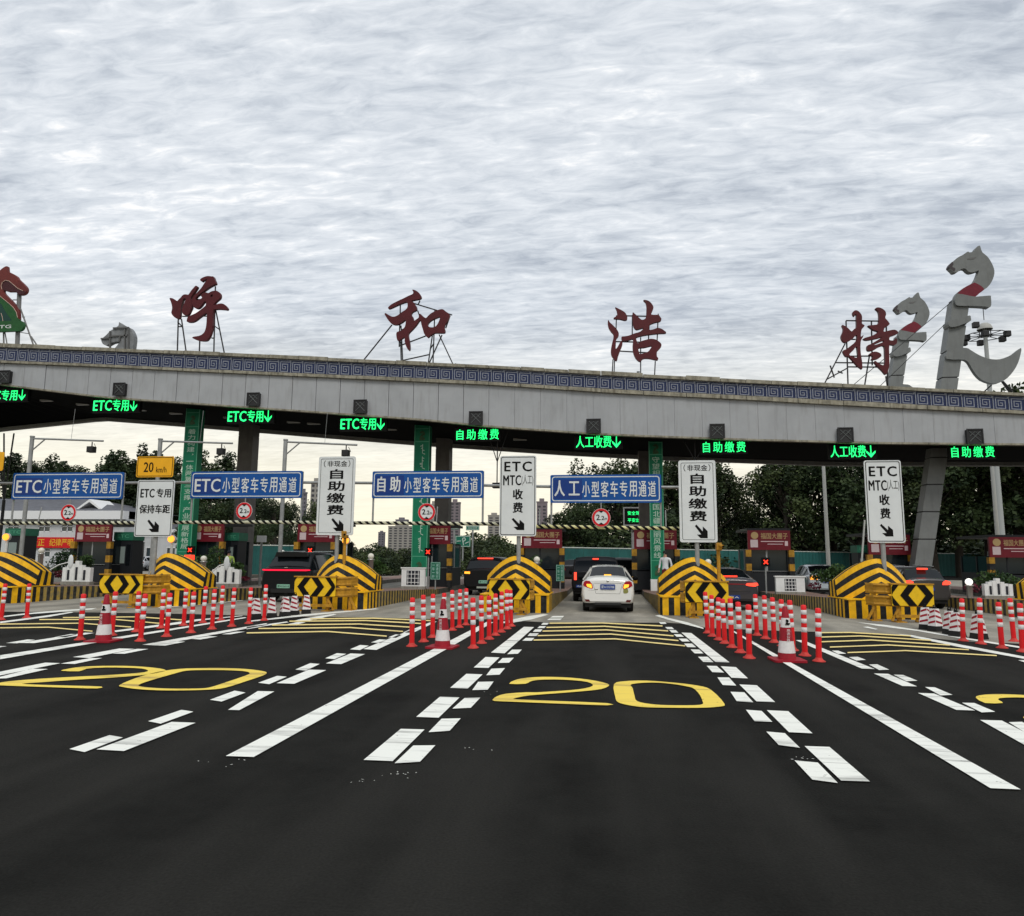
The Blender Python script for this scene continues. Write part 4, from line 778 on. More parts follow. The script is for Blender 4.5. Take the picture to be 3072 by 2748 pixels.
hbar('pale and black striped height bar left of the middle white sign', [(-60,1570),(300,1569),(740,1566),(1130,1569),(1515,1572)], mat('bar_pale', (.62, .62, .46), .5, var=.25))
hbar('yellow and black striped height bar above the white sedan', [(1560,1578),(1800,1582),(2060,1586)], HBY)
# lamp arms on tall posts behind the boards
for k, (u, v, um, vm, ul, vl, l) in enumerate([(97,1312,310,1323,275,1348,'left lamp arm post, rising above the leftmost blue board'),(481.5,1320,698,1330,664,1354,'lamp arm post rising left of the first green column'),(857,1322,1071.5,1335,1038,1359,'lamp arm post rising left of the first white self-service sign')]):
    Y = 28.6; a = P(u, v, Y); m_2 = P(um, vm, Y); l_ = P(ul, vl, Y); o0 = Vector((a.x, Y, 0)); t = thing('lamp_arm_post', l, 'lamp post', o0, 'posts with a lamp on a side arm')
    p = MB(); p.bar((0, 0, 0), (0, 0, a.z), .085, n=14); p.bar((0, 0, a.z), (0, 0, a.z+.06), .1, n=14); p.build('post', STEEL, t)
    p = MB(); p.bar((0, 0, a.z-.05), m_2-o0, .04); p.bar((0, 0, a.z-.62), (.62, 0, a.z-.1), .03); p.bar(((m_2-o0)*.55+Vector((0, 0, a.z*.45))), ((m_2-o0)*.57+Vector((0, 0, a.z*.43+1.35))), .008, n=5); p.build('side_arm', STEEL, t)
    q = MB(); c = l_-o0; q.bar(c+Vector((0, 0, .32)), c+Vector((0, 0, .12)), .025); q.box(c.x-.15, c.x+.13, -.13, .13, c.z-.14, c.z+.12); q.box(c.x-.13, c.x+.11, -.14, -.13, c.z-.12, c.z+.09); o = q.build('lamp_head', DSTEEL, t, bevel=.02)
    o = MB(); o.bar(c+Vector((.1, 0, .25)), c+Vector((.2, 0, .05)), .012); o.build('cable_loop', BLACK, t)
# forked hangers under the canopy with a small camera
for u, v, um, l in [(1491, 1452, 1491, 'forked hanger with a small camera beside the middle white sign'), (2088, 1452, 2085, 'forked hanger with a small camera behind the right self-service sign')]:
    Y = YF+.8; c = P(u, v, Y); top = zfb(c.x); t = thing('forked_hanger', l, 'camera mount', (c.x, Y, c.z), 'forked hangers under the canopy'); f = MB(); f.bar((0, 0, 0), (0, 0, top-c.z+.1), .028); zz_ = 1.05
    for sx in (-1, 1): f.bar((0, 0, zz_), (sx*.55, 0, top-c.z+.1), .022)
    f.build('fork', DSTEEL, t); MB().box(-.2, .18, -.2, .15, -.2, .05).build('camera_box', BLACK, t, bevel=.02)
# ------------------------------------------------------------------ green banner columns
BL = [('leftmost green banner column, with white Chinese text', 542, 582, 'zh', '着力构建，一体两翼三支撑，产业发展新格局', -1.0, 1215),
      ('green banner column with vertical Mongolian script behind the third blue board', 1240, 1284, 'mn', '', -1.0, 1265),
      ('green banner column with Chinese text beside the white sedan lane', 1950, 1989, 'zh', '守望相助建设祖国北疆亮丽风景线', 0, 1308)]
BTX = mat('banner_text', (.42, .55, .46), .6); BLN = mat('banner_line', (.10, .38, .24), .6); BEM = mat('banner_emblem', (.05, .11, .05), .6, var=.4, vscale=9)
for l, u0, u1, kind, s, dx, vt in BL:
    Y = 35.0; a = P(u0, 1500, Y).x; b = P(u1, 1500, Y).x; xc = (a+b)/2; w = b-a; t = thing('banner_column', l, 'banner column', (xc, Y, .22), 'green banner columns'); top = P(u0, vt, Y).z-.22
    MB().box(-w/2, w/2, 0, .5, .55, top).build('banner_box', GREEN, t); MB().box(-w/2-.03, w/2+.03, -.03, .55, 0, .55).build('white_plinth', WHITE, t)
    f = MB()
    for sx in (-1, 1): f.box(sx*w/2-.018, sx*w/2+.018, -.03, 0, .55, top)
    H = top-.55
    for q in (.125, .865, .95): f.box(-w/2+.02, w/2-.02, -.012, -.002, .55+H*q, .55+H*q+.03)
    f.build('banner_edging', BLN, t)
    e = MB(); 
    for zc in (.55+H*.06, .55+H*.905):
        e.prism([smooth([(-.12, zc-.22), (.14, zc-.20), (.10, zc-.08), (.02, zc-.02), (.14, zc+.05), (.10, zc+.2), (-.02, zc+.26), (-.13, zc+.15), (-.06, zc+.12), (.02, zc+.12), (-.10, zc-.02)])], -.02, -.003)
    e.build('horse_emblem', BEM, t)
    x_ = MB()
    if kind == 'zh': column_text(x_, s, 0, w*.56, .55+H*.855, .55+H*.14, 0, bold=.014)
    else:
        z_ = .55+H*.85; rnd = random.Random(4); x_.box(-.015, .015, -.01, -.003, .55+H*.15, .55+H*.2)
        while z_ > .55+H*.17:          # vertical words: a spine with teeth, loops and tails
            ln_ = rnd.uniform(.35, .75); x_.box(.02, .05, -.01, -.003, z_-ln_, z_); q = z_-.05
            while q > z_-ln_+.06:
                k = rnd.choice((0, 1, 2)); wd = rnd.uniform(.07, .13)
                if k == 0: x_.prism([[(.03, q), (.03, q-.04), (.03-wd, q-.07), (.03-wd, q-.04)]], -.012, -.004)
                elif k == 1: x_.prism([[(.04, q), (.04+wd*.8, q-.03), (.04+wd*.7, q-.06), (.04, q-.04)]], -.012, -.004)
                else: x_.prism([smooth([(.03, q), (.03-wd*.9, q-.02), (.03-wd*.9, q-.08), (.03, q-.09), (.03, q-.07), (.03-wd*.6, q-.06), (.03-wd*.6, q-.04), (.03, q-.03)], 2)], -.012, -.004)
                q -= rnd.uniform(.09, .14)
            x_.prism([[(.05, z_-ln_), (.03, z_-ln_-.02), (.16, z_-ln_-.08), (.17, z_-ln_-.04)]], -.012, -.004)
            z_ -= ln_+rnd.uniform(.14, .3)
    x_.build('banner_lettering', BTX, t)
# ------------------------------------------------------------------ toll booths
BW = mat('booth_frame_dark', (.016, .018, .022), .5, .2); SCR = mat('booth_interior', (.05, .06, .07), .6); PALE = mat('poster_paper', (.55, .45, .47), .6); GOLD = mat('gold_print', (.42, .30, .14), .5); PPR = mat('white_print', (.62, .48, .5), .6)
WIN = mat('window_glass', (.012, .018, .022), .1, spec=.35); CURT = mat('pale_curtain', (.22, .27, .26), .8)
BO = {0: (221, 339, 1573, 1622), 1: (584, 665, 1572, 1622), 2: (893, 1003, 1572, 1626), 3: (1262, 1340, 1577, 1624), 4: (1565, 1686, 1588, 1630), 5: (1902, 2030, 1590, 1638), 6: (2243, 2371, 1591, 1643), 7: (2605, 2731, 1604, 1655), 8: (2968, 3095, 1611, 1661)}
BN = {0: 'in front of the white office building', 1: 'left of the black electric suv', 2: 'behind the first white self-service sign', 3: 'behind the Mongolian banner column', 4: 'left of the black off-roader', 5: 'right of the white sedan', 6: 'behind the grey sedan', 7: 'left of the tall leaning grey post', 8: 'at the right frame edge'}
for i, (u0, u1, v0, v1) in BO.items():
    Y = 36.0; xc = ISL[i]+(.3 if i == 0 else 0)+(-.3 if i in (4, 5, 6, 7, 8) else 0.2); 
    q0 = P(u0, (v0+v1)/2, Y); q1 = P(u1, (v0+v1)/2, Y); xc = (q0.x+q1.x)/2; w = min(2.1, max(1.7, q1.x-q0.x)); zp1 = P(u0, v0, Y).z-.22; zp0 = zp1-.92
    t = thing('toll_booth', f'dark glazed toll booth with maroon header {BN[i]}', 'toll booth', (xc, Y, .22), 'toll booths with maroon headers'); hw = w/2
    b = MB(); b.box(-hw+.05, hw-.05, .15, 3.0, 0, .95); b.build('lower_wall', BW, t)
    r = MB(); r.box(-hw-.02, hw+.02, .02, 3.1, zp1-.02, zp1+.10); r.build('roof', BW, t)
    f = MB(); f.box(-hw+.06, hw-.06, .15, 2.99, .90, .97)
    for x_ in (-hw+.08, hw-.08, -.1):
        f.box(x_-.035, x_+.035, .16, .24, .95, zp0+.05)
    for x_ in (-hw+.08, hw-.08): f.box(x_-.035, x_+.035, 2.9, 2.98, .95, zp0+.05); f.box(x_-.03, x_+.03, 1.4, 1.48, .95, zp0+.05)
    f.build('window_frame', STEEL if i % 3 == 0 else BW, t)
    for n_, (x_a, x_b) in enumerate(((-hw+.115, -.135), (-.065, hw-.115))): MB().box(x_a, x_b, .18, .2, .95, zp0+.05).build('window_pane', WIN, t)
    for sx in (-1, 1): MB().box(sx*(hw-.09)-.008, sx*(hw-.09)+.008, .25, 2.9, .95, zp0+.05).build('side_pane', WIN, t)
    MB().box(-.72+.3*(i % 2), -.32+.3*(i % 2), .55, .6, 1.0, 1.95).build('curtain', CURT, t); MB().box(.1, .6, 1.1, 1.5, .9, 1.25).build('desk_screen', SCR, t)
    hd = MB(); hd.box(-hw, hw, 0, .14, zp0, zp1, 0); hd.box(-hw+.12, -hw+.46, -.006, 0, zp0+.12, zp0+.48, 1); n = 16
    hd.prism([[(-hw+.32+.17*math.cos(2*math.pi*k/n), zp1-.24+.17*math.sin(2*math.pi*k/n)) for k in range(n)]], -.008, -.001, 2)
    text(hd, '福国大團子', -hw+.6, hw-.12, zp1-.40, zp1-.12, -.001, 2, bold=.015); hd.box(-hw+.6, hw-.3, -.006, 0, zp0+.38, zp0+.42, 3); hd.box(-hw+.9, hw-.35, -.006, 0, zp0+.26, zp0+.29, 3); hd.box(hw-.26, hw-.12, -.006, 0, zp0+.2, zp0+.42, 3)
    hd.build('maroon_header', [REDB, PALE, GOLD, PPR], t)
    for sx in (-1, 1):          # hazard painted corner posts
        p = MB(); n = 6; zz_ = 0
        for k in range(n): p.box(sx*(hw+.0)-.12, sx*(hw+.0)+.12, -.14, .10, zp0*k/n, zp0*(k+1)/n, k % 2)
        p.build('hazard_post', [PBLK, mat('post_amber', (.42, .22, .02), .6, var=.4, vscale=5)], t)
# low white planters, flower beds, shrubs on the islands
FL = mat('leaf_dark', (.02, .05, .016), .6, var=.5, vscale=12); FL2 = mat('leaf_mid', (.045, .095, .022), .6, var=.5, vscale=12); FRED = mat('red_leaf', (.13, .012, .03), .6, var=.4, vscale=10)
def leafball(mb, c, rx, ry, rz, n, sz, m=0, rg=None):
    rg = rg or rng; p = rg.normal(size=(n, 3)); p /= np.linalg.norm(p, axis=1)[:, None]; p *= (rg.uniform(.25, 1, size=(n, 1)))**.45
    p = p*np.array([rx, ry, rz])+np.array(c); a = rg.normal(size=(n, 3)); a /= np.linalg.norm(a, axis=1)[:, None]; b = np.cross(a, rg.normal(size=(n, 3))); b /= np.linalg.norm(b, axis=1)[:, None]
    s = (sz*rg.uniform(.6, 1.3, size=(n, 1))); v = np.stack([p-a*s, p-b*s*.6, p+a*s, p+b*s*.6], 1).reshape(-1, 3); k = len(mb.v)
    mb.v += [tuple(q) for q in v]; mb.f += [(k+4*i, k+4*i+1, k+4*i+2, k+4*i+3) for i in range(n)]; mb.m += [m]*n; mb.sm += [False]*n
PLT = [(1, 185, 274, 1683, 1738, 'slots', 'left of the first dome'), (2, 635, 720, 1689, 1744, 'slots', 'just left of the black electric suv'), (3, 1204, 1275, 1706, 1748, 'lattice', 'in front of the Mongolian banner column'), (6, 2329, 2414, 1738, 1776, 'lattice', 'right of the grey sedan'), (7, 2955.6, 3037, 1738, 1790, 'slots', 'at the right edge beside the yellow domes')]
for i, u0, u1, v0, v1, kd, ll in PLT:
    Y = {1: 30, 2: 30, 3: 31.5, 6: 32, 7: 28}[i]; a = P(u0, v1, Y); b = P(u1, v0, Y); xc = (a.x+b.x)/2; w = b.x-a.x; z0 = ztop(Y); H = max(.7, b.z-z0)
    t = thing('planter_wall', f'low white planter wall {ll}', 'planter', (xc, Y, z0), 'low white planter walls')
    m = MB(); m.box(-w/2-.02, w/2+.02, -.05, .25, 0, H*.14, 1)
    if kd == 'slots':
        hs = [.72, .82, .88, 1.0, .82, .74, .72]; n = 7
        for k, h_ in enumerate(hs): m.box(-w/2+w*k/n+.004, -w/2+w*(k+1)/n-.004, 0+.01*(k % 2), .2, H*.14, H*h_, 0)
        for k in (1.5, 3.5, 5.5): m.box(-w/2+w*(k-.28)/n, -w/2+w*(k+.28)/n, -.004, .0, H*.2, H*(.62 if k != 3.5 else .74), 2)
    else:
        m.box(-w/2, w/2, 0, .2, H*.14, H, 0); m.box(-w/2-.04, w/2+.04, -.03, .23, H, H+.05, 0); s_ = H*.33
        m.box(-s_, s_, -.006, 0, H*.2, H*.9, 2)
        for q in range(4): x_ = -s_*.8+q*s_*.53; m.box(x_-.012, x_+.012, -.014, -.007, H*.22, H*.88, 0)
        for q in range(3): z_ = H*(.33+q*.2); m.box(-s_*.95, s_*.95, -.020, -.015, z_-.012, z_+.012, 0)
    m.build('planter_wall_body', [WHITE, CONC, mat('slot_dark', (.02, .022, .03), .6)], t)
for k, (u, v, Y, s, red, l) in enumerate([(197, 1665, 32, .9, 1, 'dark shrub before the maroon booth header at the far left'), (645, 1655, 32, .85, 1, 'bushy shrub between the second dome and the black electric suv'), (1120, 1668, 33, .75, 1, 'dark shrub behind the globe lamp right of the yellow camera pole'), (1590, 1680, 33, .7, 0, 'small shrub right of the middle white sign post'), (2035, 1685, 33, .8, 1, 'leafy shrub right of the last green banner column'), (2500, 1705, 30, .7, 1, 'dark red shrub left of the rightmost large dome'), (2990, 1715, 31, .9, 1, 'dark shrub above the planter wall at the right edge'), (255, 1668, 33.5, .7, 1, 'low reddish shrub under the leftmost booth'), (705, 1690, 33, .6, 1, 'red leaved shrub just left of the black electric suv')]):
    c = P(u, v, Y); z0 = ztop(Y); t = thing('island_shrub', l, 'shrub', (c.x, Y, z0)); mb = MB(); g2 = np.random.default_rng(40+k)
    for q in range(7): leafball(mb, (g2.normal()*.35*s, g2.normal()*.3*s, (c.z-z0)*.75+g2.normal()*.22*s), .42*s, .42*s, .36*s, 150, .06, 0 if g2.random() < .5 else 1, g2)
    if red:
        for q in range(4): leafball(mb, (g2.normal()*.5*s, -.25+g2.normal()*.2*s, (c.z-z0)*.35), .35*s, .3*s, .2*s, 110, .05, 2, g2)
    mb.build('foliage', [FL, FL2, FRED], t); st = MB()
    for q in range(5): st.bar((0, 0, 0), (g2.normal()*.25*s, g2.normal()*.2*s, (c.z-z0)*.7), .02, r2=.008)
    st.build('stem', mat('bark_brown', (.07, .05, .035), .9), t)
# kiosks with green header
for u0, u1, v0, v1, Y, l in [(20, 75, 1585, 1607, 36.6, 'green topped ticket kiosk at the left frame edge'), (346, 399, 1596, 1621, 37, 'green topped ticket kiosk right of the leftmost booth'), (678, 716, 1598, 1622, 37, 'green topped ticket kiosk left of a grey column'), (2572, 2602, 1636, 1658, 36.6, 'green topped ticket kiosk left of the rightmost white sign')]:
    a = P(u0, v0, Y); b = P(u1, v1, Y); w = b.x-a.x; xc = (a.x+b.x)/2; t = thing('ticket_kiosk', l, 'kiosk', (xc, Y, .22), 'green topped ticket kiosks'); z1 = a.z-.22; z0 = b.z-.22
    MB().box(-w/2, w/2, 0, .9, 0, z0).build('cabinet', BW, t); h = MB().box(-w/2-.03, w/2+.03, -.05, .95, z0, z1); text(h, 'ETC', -w*.32, w*.3, z0+(z1-z0)*.3, z0+(z1-z0)*.7, -.05, 1); h.build('green_header', [GRNBOX, BLN], t); MB().box(-w*.3, w*.12, -.02, 0, z0*.45, z0*.85).build('window_pane', CURT, t); MB().box(w*.2, w*.4, -.03, 0, z0*.4, z0*.9).build('side_panel', DARKG, t)
# ------------------------------------------------------------------ small signs, lamps, poles on the islands
def lamp_sig(name, l, cat, u, v, Y, m, r=.07, box=True, grp=None, zb=None):
    c = P(u, v, Y); z0 = ztop(Y) if zb is None else zb; t = thing(name, l, cat, (c.x, Y, z0), grp)
    MB().bar((0, .08, 0), (0, .08, c.z-z0), .035).build('post', STEEL, t)
    if box: MB().box(-r*1.7, r*1.7, -.02, .14, c.z-z0-r*1.9, c.z-z0+r*1.9).build('lamp_housing', BLACK, t)
    return t, c.z-z0
for u, v, Y, l in [(17, 1611, 26.2, 'round orange beacon on a white post at the left edge'), (513, 1617, 26.2, 'round orange beacon just right of the keep distance sign'), (1036.5, 1621, 26.2, 'round orange beacon right of the first self-service sign post')]:
    t, h = lamp_sig('warning_beacon', l, 'beacon', u, v, Y, None, .1, False, 'round orange beacons'); MB().bar((0, .02, h), (0, -.03, h), .125, n=20).build('lit_lens', LAMPO, t); MB().bar((0, .03, h), (0, .12, h), .15, n=20).build('lamp_shell', mat('lamp_shell_grey', (.5, .5, .5), .4), t); MB().bar((0, .08, 0), (0, .08, h-.1), .05).build('white_sleeve', WHITE, t)
def xsign(mb, r, z_, y):
    for a in (-1, 1): mb.bar((-r, y, z_-r*a), (r, y, z_+r*a), r*.25, n=6)
for u, v, Y, bx, l in [(571, 1650, 33, 1, 'lit red cross signal with a red text panel by the leftmost green banner'), (1284.6, 1656, 33, 0, 'lit red cross signal below the Mongolian banner column'), (931, 1651, 33, 0, 'lit red cross signal above the roof of the black electric suv'), (2297, 1686, 33, 0, 'lit red signal on the booth behind the grey sedan')]:
    t, h = lamp_sig('lane_signal', l, 'signal', u, v, Y, None, .10, True, 'lit red lane signals'); m = MB(); xsign(m, .085, h, -.04); m.build('lit_cross', LAMPR, t)
    if bx: q = MB(); q.box(-.26, .2, -.04, .06, h-.52, h-.24, 0); text(q, '车道关闭', -.23, .17, h-.46, h-.3, -.041, 1); q.build('lit_text_panel', [LAMPR, mat('lamp_red_dark', (.6, .1, .05))], t)
for u, v, Y, l in [(120, 1652, 27.5, 'steel bollard with a globe top beside the leftmost dome'), (608, 1676, 28, 'steel bollard with a globe top right of the second dome'), (1111, 1669, 28, 'globe topped bollard right of the third dome'), (1610, 1679, 28, 'globe topped bollard right of the middle dome'), (2125, 1687, 28.5, 'globe topped bollard behind the yellow camera pole in front of the grey sedan'), (2910, 1746, 28, 'lit globe bollard right of the silver suv')]:
    t, h = lamp_sig('globe_bollard', l, 'bollard', u, v, Y, None, .1, False, 'globe topped bollards'); MB().ball((0, .08, h), .125).build('globe', mat('globe_white', (.7, .68, .6), .25) if u != 2910 else mat('globe_lit', (1, .97, .9), emit=.9), t); MB().lathe((0, .08, 0), [(.10, 0), (.10, h-.16), (.14, h-.14), (.14, h-.11), (.06, h-.1)]).build('steel_sleeve', mat('brushed_steel', (.45, .44, .42), .3, .8), t)
for u, v0, v1, Y, l in [(1063, 1598, 1774, 24.75, 'yellow camera pole in front of the third striped dome'), (2142, 1632, 1767, 24.75, 'yellow camera pole in front of the dome right of the white sedan')]:
    c = P(u, v0, Y); t = thing('camera_pole', l, 'camera pole', (c.x, Y-.9, .5), 'yellow camera poles'); h = c.z-.5; MB().bar((0, 0, 0), (0, 0, h-.05), .055, n=12).build('pole', RAILY, t); q = MB(); q.box(-.07, .09, -.18, .12, h-.22, h+.02); q.bar((.02, -.2, h-.06), (.1, -.32, h-.1), .05); o = q.build('camera_head', RAILY, t, bevel=.015); MB().bar((.1, -.33, h-.1), (.11, -.345, h-.105), .035).build('lens', BLACK, t)
for u0, v0, u1, v1, Y, s1, s2, l in [(1292, 1686, 1320, 1739, 31, '一车一杆', '减速慢行', 'small green upright notice board left of the black mpv'), (1668, 1694, 1693, 1744, 31, '一车一杆', '注意安全', 'small green upright notice board left of the white sedan')]:
    a = P(u0, v0, Y); b = P(u1, v1, Y); xc = (a.x+b.x)/2; w = b.x-a.x; t = thing('notice_board', l, 'notice board', (xc, Y, ztop(Y)), 'small green notice boards'); z0 = b.z-ztop(Y); z1 = a.z-ztop(Y)
    m = MB(); m.box(-w/2, w/2, 0, .03, z0, z1, 0); m.prism([[(-w/2+.015, z0+.015), (w/2-.015, z0+.015), (w/2-.015, z1-.015), (-w/2+.015, z1-.015)], [(-w/2+.03, z0+.03), (-w/2+.03, z1-.03), (w/2-.03, z1-.03), (w/2-.03, z0+.03)]], -.004, -.001, 1)
    column_text(m, s1, -w*.2, w*.26, z1-.05, z0+.05, 0, 1, bold=.012); column_text(m, s2, w*.2, w*.26, z1-.05, z0+.05, 0, 1, bold=.012); m.build('board', [GRNBOX, mat('pale_green_print', (.35, .55, .5), .5)], t); MB().bar((0, .05, 0), (0, .05, z1), .03).build('post', STEEL, t)
# gate arm with oval disc
for u0, v0, u1, v1, Y, l in [(140, 1715, 212, 1685, 29, 'bent pole carrying a pale oval disc on the island at the left'), (636, 1715, 680, 1690, 29, 'bent pole carrying a pale oval disc left of the black electric suv')]:
    a = P(u0, v0, Y); b = P(u1, v1, Y); z0 = ztop(Y); t = thing('disc_arm', l, 'barrier arm', (a.x, Y, z0), 'bent poles with oval discs'); o0 = Vector((a.x, Y, z0)); m = MB(); m.bar((0, 0, 0), a-o0, .03); c = (a-o0).lerp(b-o0, .5)+Vector((0, 0, .08)); m.bar(a-o0, c, .025); m.bar(c, b-o0, .022); m.build('bent_pole', WHITE, t); MB().ball(b-o0, .3, 0, 16, .42, .12, 1).build('oval_disc', SIGNW, t)
# led message board and green road signs beyond the gates
x0, x1, z0, z1 = box_at(1871, 1523, 1925, 1576, 52); xc = (x0+x1)/2; w = x1-x0; t = thing('message_board', 'dark message board with green lit text right of the round limit sign', 'LED sign', (xc, 52, 0)); MB().box(-w/2, w/2, 0, .3, z0, z1).build('board_case', BLACK, t)
m = MB(); m.prism([[(-w/2-.04, z0-.04), (w/2+.04, z0-.04), (w/2+.04, z1+.04), (-w/2-.04, z1+.04)], [(-w/2+.05, z0+.05), (-w/2+.05, z1-.05), (w/2-.05, z1-.05), (w/2-.05, z0+.05)]], -.05, 0); m.build('frame', STEEL, t)
m = MB(); text(m, '安全驾驶', -w*.28, w*.62, z0+(z1-z0)*.58, z0+(z1-z0)*.80, -.02); text(m, '平安出行', -w*.28, w*.62, z0+(z1-z0)*.18, z0+(z1-z0)*.40, -.02); m.build('lit_lettering', LEDG, t); MB().bar((0, .3, 0), (0, .3, z1), .1).build('post', STEEL, t)
for u0, v0, u1, v1, Y, kd, l in [(1366, 1607, 1411, 1641, 75, 'map', 'green road sign with a white loop road diagram, beyond the gates'), (1350, 1577, 1376, 1588, 75, 'txt', 'left half of the pair of green road signs above the loop sign'), (1398, 1577, 1438, 1591, 75, 'txt', 'right half of the pair of green road signs above the loop sign')]:
    a = P(u0, v0, Y); b = P(u1, v1, Y); xc = (a.x+b.x)/2; w = b.x-a.x; t = thing('road_sign', l, 'road sign', (xc, Y, 0)); m = MB(); m.box(-w/2, w/2, 0, .05, b.z, a.z, 0); m.prism([[(-w/2+.04, b.z+.04), (w/2-.04, b.z+.04), (w/2-.04, a.z-.04), (-w/2+.04, a.z-.04)], [(-w/2+.09, b.z+.09), (-w/2+.09, a.z-.09), (w/2-.09, a.z-.09), (w/2-.09, b.z+.09)]], -.02, -.005, 1); H = a.z-b.z
    if kd == 'map':
        for q0, q1 in [((.05,.15),(-.02,.75)), ((-.02,.75),(.12,.82)), ((.12,.82),(.18,.6)), ((.18,.6),(.0,.45)), ((-.4,.5),(-.12,.52)), ((.15,.3),(.4,.45))]: m.bar((q0[0]*w, -.02, b.z+q0[1]*H), (q1[0]*w, -.02, b.z+q1[1]*H), .05, 1, 6)
    else: text(m, '呼和浩特' if u0 > 1380 else '出口', -w*.35, w*.35, b.z+H*.25, b.z+H*.75, -.01, 1)
    m.build('sign_plate', [mat('road_sign_green', (.01, .14, .09), .5), mat('sign_print', (.5, .62, .56), .5)], t); MB().bar((0, .1, 0), (0, .1, a.z), .09).build('post', STEEL, t)
# ------------------------------------------------------------------ delineator posts
def make_post():
    t = thing('delineator_post', 'x', 'delineator post', (0, 0, 0)); R0 = .050
    MB().lathe((0, 0, 0), [(R0, .06), (R0, .43)], 14).build('tube', RED, t)
    mb = MB().lathe((0, 0, 0), [(R0, .52), (R0, .60)], 14).lathe((0, 0, 0), [(R0, .68), (R0, .76)], 14); 
    for z0, z1 in ((.52, .595), (.68, .755)): MB().lathe((0, 0, 0), [(R0, z0), (R0, z1)], 14).build('red_ring', RED, t)
    MB().lathe((0, 0, 0), [(R0, .84), (R0, .915), (R0*.7, .93), (0, .935)], 14).build('cap', RED, t)
    for z0, z1 in ((.43, .52), (.595, .68), (.755, .84)): MB().lathe((0, 0, 0), [(R0-.002, z0), (R0+.0025, z0+.003), (R0+.0025, z1-.003), (R0-.002, z1)], 14).build('reflective_band', REFW, t)
    b = MB().lathe((0, 0, 0), [(.11, 0), (.11, .012), (.07, .035), (.052, .07)], 16); b.build('base', mat('base_orange_red', (.58, .05, .04), .6, var=.3, vscale=12), t)
    return t
c6 = CR(1200, 1740, 5.0875); c7 = CR(2050, 1740, 4.522)
GL = [(', left row of the group left of the white sedan', 'left of the white sedan lane', c6, [(180,1015),(360,945),(497,880),(665,822),(800,770),(905,728),(1005,690)]),
      (', right row of the group left of the white sedan', '', c6, [(1118,1040),(1245,970),(1360,905),(1455,848),(1545,797),(1635,748),(1700,708)]),
      (', left row of the group before the grey sedan', '', c7, [(330,722),(395,768),(480,815),(565,862),(660,920),(775,988),(895,1062)]),
      (', right row of the group before the grey sedan', '', c7, [(1000,755),(1115,800),(1235,850),(1345,900),(1490,962),(1650,1030),(1840,1108)]),
      (', far row of the group at the left', '', c1, [(852,525),(1040,497),(1230,470),(1400,450),(1548,430),(1685,410)]),
      (', near row of the group at the left', '', c1, [(610,560),(1070,570),(1270,535),(1457,505),(1617,478),(1768,457),(1898,435),(2015,412)]),
      ('at the left frame edge', '', c1, [(8,408),(203,392)]),
      (' of the group at the right frame edge', '', c4, [(1555,483),(1695,507),(1862,540),(1957,487),(2025,570)])]
ORN = ['nearest', 'second nearest', 'third nearest', 'fourth nearest', 'fifth nearest', 'sixth nearest', 'seventh nearest', 'eighth nearest']
post0 = make_post(); first = True; rp = random.Random(3)
for lab_, _, c, lst in GL:
    gs = [(G(*c(*q)), q) for q in lst]; order = sorted(range(len(gs)), key=lambda k: gs[k][0].y)
    for n_, k in enumerate(order):
        p = gs[k][0]; l = (f'{ORN[n_]} banded post{lab_}' if 'left frame' not in lab_ else ('left' if k == 0 else 'right')+' one of two banded posts at the left frame edge')
        o = post0 if first else dup(post0); first = False; o.location = (p.x, p.y, .004); o['label'] = l; o['group'] = 'red and white lane divider posts'
        o.rotation_euler = (rp.uniform(-.02, .02), rp.uniform(-.035, .035), rp.uniform(0, 6)); s_ = rp.uniform(.97, 1.03); o.scale = (1, 1, s_)
# ------------------------------------------------------------------ tall traffic cones
def big_cone():
    t = thing('traffic_cone', 'x', 'traffic cone', (0, 0, 0)); r = lambda z: .160-.118*(z/.92)
    b = MB(); b.prism([rrect(-.275, .275, -.275, .275, .06)], 0, .035); b.v = [(x, z, y) for x, y, z in b.v]; b.f = [f[::-1] for f in b.f]; b.build('base_plate', CONR, t)
    zs = [.03, .14, .34, .57, .73, .91]; 
    for k in range(5):
        m = CONR if k % 2 == 0 else REFW; o = .003 if k % 2 else 0
        MB().lathe((0, 0, 0), [(r(zs[k])+o, zs[k]), (r(zs[k+1])+o, zs[k+1])]+([(r(.91)*.8, .925), (0, .93)] if k == 4 else []), 20).build('red_section' if k % 2 == 0 else 'reflective_band', m, t)
    tx = MB(); 
    for k, chx in enumerate('高速公路'): text(tx, chx, -.028, .028, .505-.055*k, .553-.055*k, -.146+.0068*(3-k)*-1+.012, 0, 0)
    tx.build('printed_text', REFW, t)
    e = MB(); e.prism([smooth([(-.035, .62), (.03, .615), (.05, .645), (.01, .65), (.028, .675), (.02, .70), (-.01, .71), (-.02, .685), (-.01, .66)], 2)], -.098, -.088); e.build('printed_emblem', BLACK, t)
    return t
cone0 = big_cone()
for k, (c, q, l) in enumerate([(c6, (648, 1035), 'tall red and white cone before the posts left of the white sedan lane'), (c1, (788, 572), 'tall red and white cone among the posts at the left'), (c7, (1408, 1098), 'tall red and white cone among the posts before the grey sedan')]):
    p = G(*c(*q)); o = cone0 if k == 0 else dup(cone0); o.location = (p.x, p.y, .004); o['label'] = l; o['group'] = 'tall red and white traffic cones'; o.rotation_euler = (0, 0, (-.1, .12, .05)[k])
